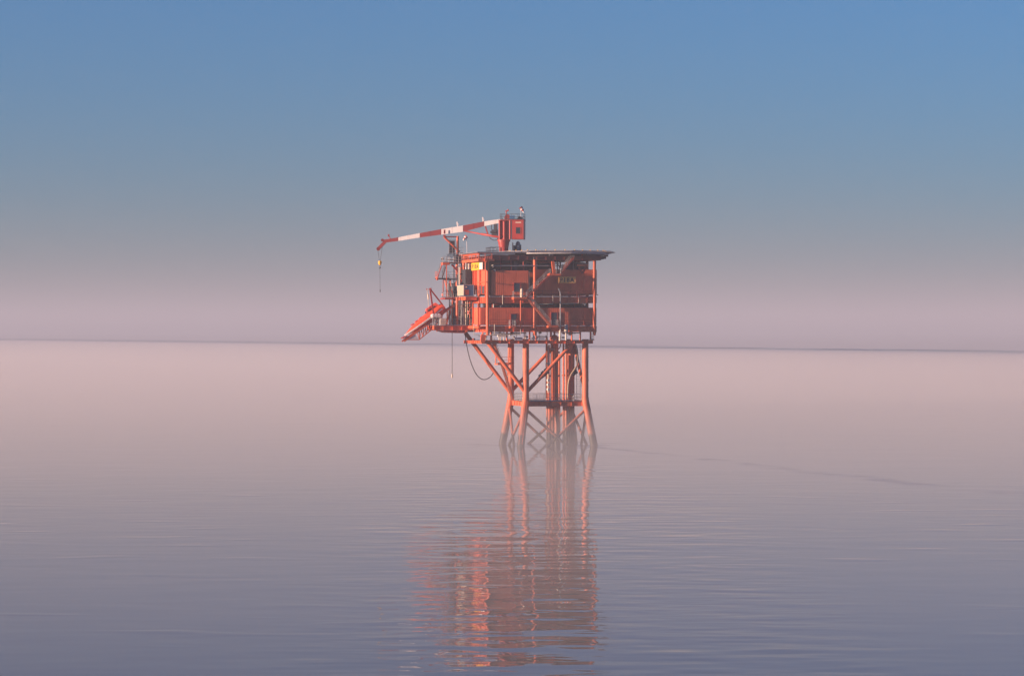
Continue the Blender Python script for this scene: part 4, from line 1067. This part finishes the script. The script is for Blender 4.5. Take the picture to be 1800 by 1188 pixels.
# life raft canisters, locker and small gear on the boat deck
for i, (x, lab) in enumerate(((761, "outermost of three white raft canisters beside the lifeboat"), (766.2, "middle of three white raft canisters beside the lifeboat"), (771.2, "innermost of three white raft canisters beside the lifeboat"))):
    c = Q(x, 555, 1.9)
    W = thing("raft_canister", c - Vector((0, 0, 0.42)), lab, "life raft", "life raft canisters")
    part("shell", MB().tube([c - nu * 0.6, c - nu * 0.5, c + nu * 0.5, c + nu * 0.6], [0.24, 0.36, 0.36, 0.24], 16), "white", W)
    part("strap", MB().tube([c - nu * 0.28, c - nu * 0.22], 0.375, 16).tube([c + nu * 0.22, c + nu * 0.28], 0.375, 16), "grey", W)
    part("cradle", MB().box(c + Vector((-0.2, -0.45, -0.46)), c + Vector((0.2, 0.45, -0.3))).bar(c - Vector((0, 0, .46)), (c.x, c.y, bz1 + 0.05), 0.16, 0.16), "grey", W)
a, b = Q(773.5, 571.5, 1.4), Q(783.8, 559, 1.4)
W = thing("locker", (a.x, 1.4, a.z), "white metal locker with panelled front on the boat deck railing", "locker")
part("body", MB().box((a.x, 1.4, a.z), (b.x, 2.2, b.z)), "white", W)
part("front_panel", MB().box((a.x + 0.08, 1.36, a.z + 0.1), (a.x + 0.48, 1.398, b.z - 0.1)).box((a.x + 0.54, 1.36, a.z + 0.1), (b.x - 0.08, 1.398, b.z - 0.1)), "cream", W)
part("shelf_line", MB().box((a.x + 0.05, 1.34, (a.z + b.z) / 2 - 0.03), (b.x - 0.05, 1.359, (a.z + b.z) / 2 + 0.03)), "grey", W)
# blue crate on the crane roof
a, b = QC(896.3, 387, -1.2), QC(904, 380.2, -1.2)
W = thing("tool_crate", crane_local(900, 387, -0.8), "dark blue crate on the crane roof inside its railing", "crate")
W.rotation_euler = (0, 0, CRH); ORG[W] = Vector(((a.x + b.x) / 2, CV - 0.8, a.z))
part("body", MB().box((a.x, CV - 1.25, a.z), (b.x, CV - 0.4, b.z)), "blue", W)
part("lid", MB().box((a.x - 0.03, CV - 1.28, b.z + 0.002), (b.x + 0.03, CV - 0.37, b.z + 0.07)), "blue", W)
# domed unit beside the pedestal
c = Q(910.5, 443, 7.4)
W = thing("foam_unit", (c.x, c.y, zt), "dark grey domed unit standing beside the crane pedestal", "machine")
part("drum", MB().tube([(c.x, c.y, zt), (c.x, c.y, Z(437, 7.6)), (c.x, c.y, Z(430, 7.6)), (c.x, c.y, Z(427, 7.6)), (c.x, c.y, Z(425, 7.6)), (c.x, c.y, Z(424.3, 7.6))], [0.2, 0.42, 0.44, 0.36, 0.2, 0.03], 18), "grey", W)
part("side_box", MB().box((c.x - 0.75, c.y - 0.4, zt), (c.x - 0.3, c.y + 0.4, Z(432, 7.6))).box((c.x + 0.3, c.y - 0.4, zt), (c.x + 0.5, c.y + 0.4, Z(431, 7.6))), "dark", W)
part("lamp", MB().tube([(c.x - 0.1, c.y - 0.44, Z(433.5, 7.6)), (c.x - 0.1, c.y - 0.56, Z(433.5, 7.6))], 0.15, 12), "white", W)
part("valve_post", MB().tube([(c.x - 0.95, c.y, zt), (c.x - 0.95, c.y, Z(427, 7.6))], 0.09, 8), "crane_red", W)
# pale tank on the front landing, steel tank at the cellar deck
c = Q(917, 522.5, -7.7)
W = thing("gas_bottle", c, "cream upright gas bottle on the front stair landing", "gas bottle")
hb = Z(507, -7.7) - c.z
part("shell", MB().tube([c, c + Vector((0, 0, hb * .85)), c + Vector((0, 0, hb * .95)), c + Vector((0, 0, hb))], [0.24, 0.24, 0.15, 0.06], 14), "cream", W)
part("valve", MB().tube([c + Vector((0, 0, hb)), c + Vector((0, 0, hb + 0.25))], 0.06, 8).bar(c + Vector((-.12, 0, hb + .2)), c + Vector((.12, 0, hb + .2)), 0.06, 0.06), "dark", W)
c = Q(995, 585, -7.5)
W = thing("steel_tank", c, "upright steel cylinder hung outside the lower deck beside the pipes", "tank")
hb = Z(570.5, -7.5) - c.z
part("shell", MB().tube([c, c + Vector((0, 0, 0.12)), c + Vector((0, 0, hb - .1)), c + Vector((0, 0, hb))], [0.2, 0.32, 0.32, 0.24], 16), "alu", W)
part("band", MB().tube([c + Vector((0, 0, 0.35)), c + Vector((0, 0, 0.55))], 0.335, 16), "cream", W)
part("outlet", MB().tube([c, c - Vector((0, 0, 1.3))], 0.13, 10).tube([c - Vector((0, 0, .5)), c - Vector((0, 0, .62))], 0.22, 12), "cream", W)
# small gear
def buoy(p, lab):
    p = Vector(p); W = MB(); k = 14
    ring = [p + Vector((0, math.cos(2 * math.pi * i / k) * 0.3, math.sin(2 * math.pi * i / k) * 0.3)) for i in range(k + 1)]
    W = thing("lifebuoy", p, lab, "lifebuoy", "lifebuoys")
    part("ring", MB().tube(ring, 0.1, 8, False), "boat", W)
    g = MB()
    for i in (1, 5, 8, 12): g.tube([ring[i], ring[i + 1]], 0.106, 8)
    part("band", g, "white", W)
buoy((U(823, 1.6), 1.6, Z(549.5, 1.6)), "red lifebuoy under the container deck")
buoy((U(778, 6.3), 6.3, Z(518.5, 6.3)), "red lifebuoy on the railing behind the davit")
def floodlight(p, d, lab):
    p, d = Vector(p), Vector(d).normalized()
    W = thing("floodlight", p, lab, "floodlight", "floodlights")
    part("housing", MB().bar(p, p + d * 0.3, 0.42, 0.36), "cream", W)
    part("arm", MB().tube([p, p + Vector((0.05, 0.5, 0.25))], 0.05, 6), "galv", W)
    part("lens", MB().bar(p + d * 0.302, p + d * 0.33, 0.36, 0.3), "glass", W)
floodlight(Q(866.5, 467, -7.3), (-0.6, -0.4, -0.4), "upper of the two cream floodlights at the front corner of the roof")
floodlight(Q(869.8, 474.5, -7.0), (-0.6, -0.4, -0.4), "lower of the two cream floodlights at the front corner of the roof")
floodlight(Q(1028, 535, -7.0), (-0.7, -0.3, -0.3), "cream floodlight under the middle deck near the right column")
floodlight(Q(779, 454.5, 7.2), (-0.7, -0.3, -0.3), "cream floodlight at the top of the outer stairs")

# ---------------------------------------------------------------- air
def air(name, density, color, verts, faces, label):
    m = bpy.data.materials.new(name); m.use_nodes = True
    n, l = nodes_of(m); n.clear()
    out = n.new("ShaderNodeOutputMaterial"); pv = n.new("ShaderNodeVolumePrincipled")
    pv.inputs["Color"].default_value = color
    pv.inputs["Density"].default_value = density
    pv.inputs["Anisotropy"].default_value = 0.0
    l.new(pv.outputs[0], out.inputs["Volume"])
    me = bpy.data.meshes.new(name); me.from_pydata(verts, [], faces); me.materials.append(m); me.update()
    o = link(bpy.data.objects.new(name, me))
    return tag(o, label, None, None, "stuff")
def slab(poly, z0, z1):
    n = len(poly); v = [(x, y, z0) for x, y in poly] + [(x, y, z1) for x, y in poly]
    return v, [tuple(reversed(range(n))), tuple(range(n, 2 * n))] + [(i, (i + 1) % n, n + (i + 1) % n, n + i) for i in range(n)]
v, f = slab([(-40000, -2500), (40000, -2500), (40000, 45000), (-40000, 45000)], -2.0, HAZE_TOP)
air("haze", HAZE_DENSITY, (0.60, 0.65, 0.73, 1.0), v, f, "thin pinkish haze filling the air over the sea")
# the mist thins out towards a far edge that runs slantwise across the view
ex, ey = 2315 + 4000, -2000 - 12296
L_ = math.hypot(ex, ey); nx, ny = ey / L_, -ex / L_             # points back towards the platform side
INS = 1250.0
near_a, far_a = (2315.0 + nx * 170, -2000.0), (-4000.0 + nx * 170, 12296.0)
def far_x(y): return near_a[0] + (far_a[0] - near_a[0]) * (y + 2000.0) / 14296.0
Y0, Y1, YF = -478.0, -230.0, 12296.0                              # it also thins out on the near side
v = [(-9000, Y0, -1.5), (far_x(Y0), Y0, -1.5), (far_a[0], YF, -1.5), (-9000, YF, -1.5),
     (-9000, Y0, 0.4), (far_x(Y0), Y0, 0.4), (far_a[0], YF, 0.4),
     (-9000, Y1, MIST_TOP), (far_x(Y1) + nx * INS, Y1, MIST_TOP), (far_a[0] + nx * INS, YF, MIST_TOP), (-9000, YF, MIST_TOP)]
f = [(3, 2, 1, 0), (0, 1, 5, 4), (1, 2, 6, 5), (2, 3, 10, 9, 6), (3, 0, 4, 7, 10), (4, 5, 8, 7), (5, 6, 9), (5, 9, 8), (7, 8, 9, 10)]
air("sea_mist", MIST_DENSITY, (0.98, 0.95, 0.92, 1.0), v, f, "low pink mist lying on the water round the platform legs")
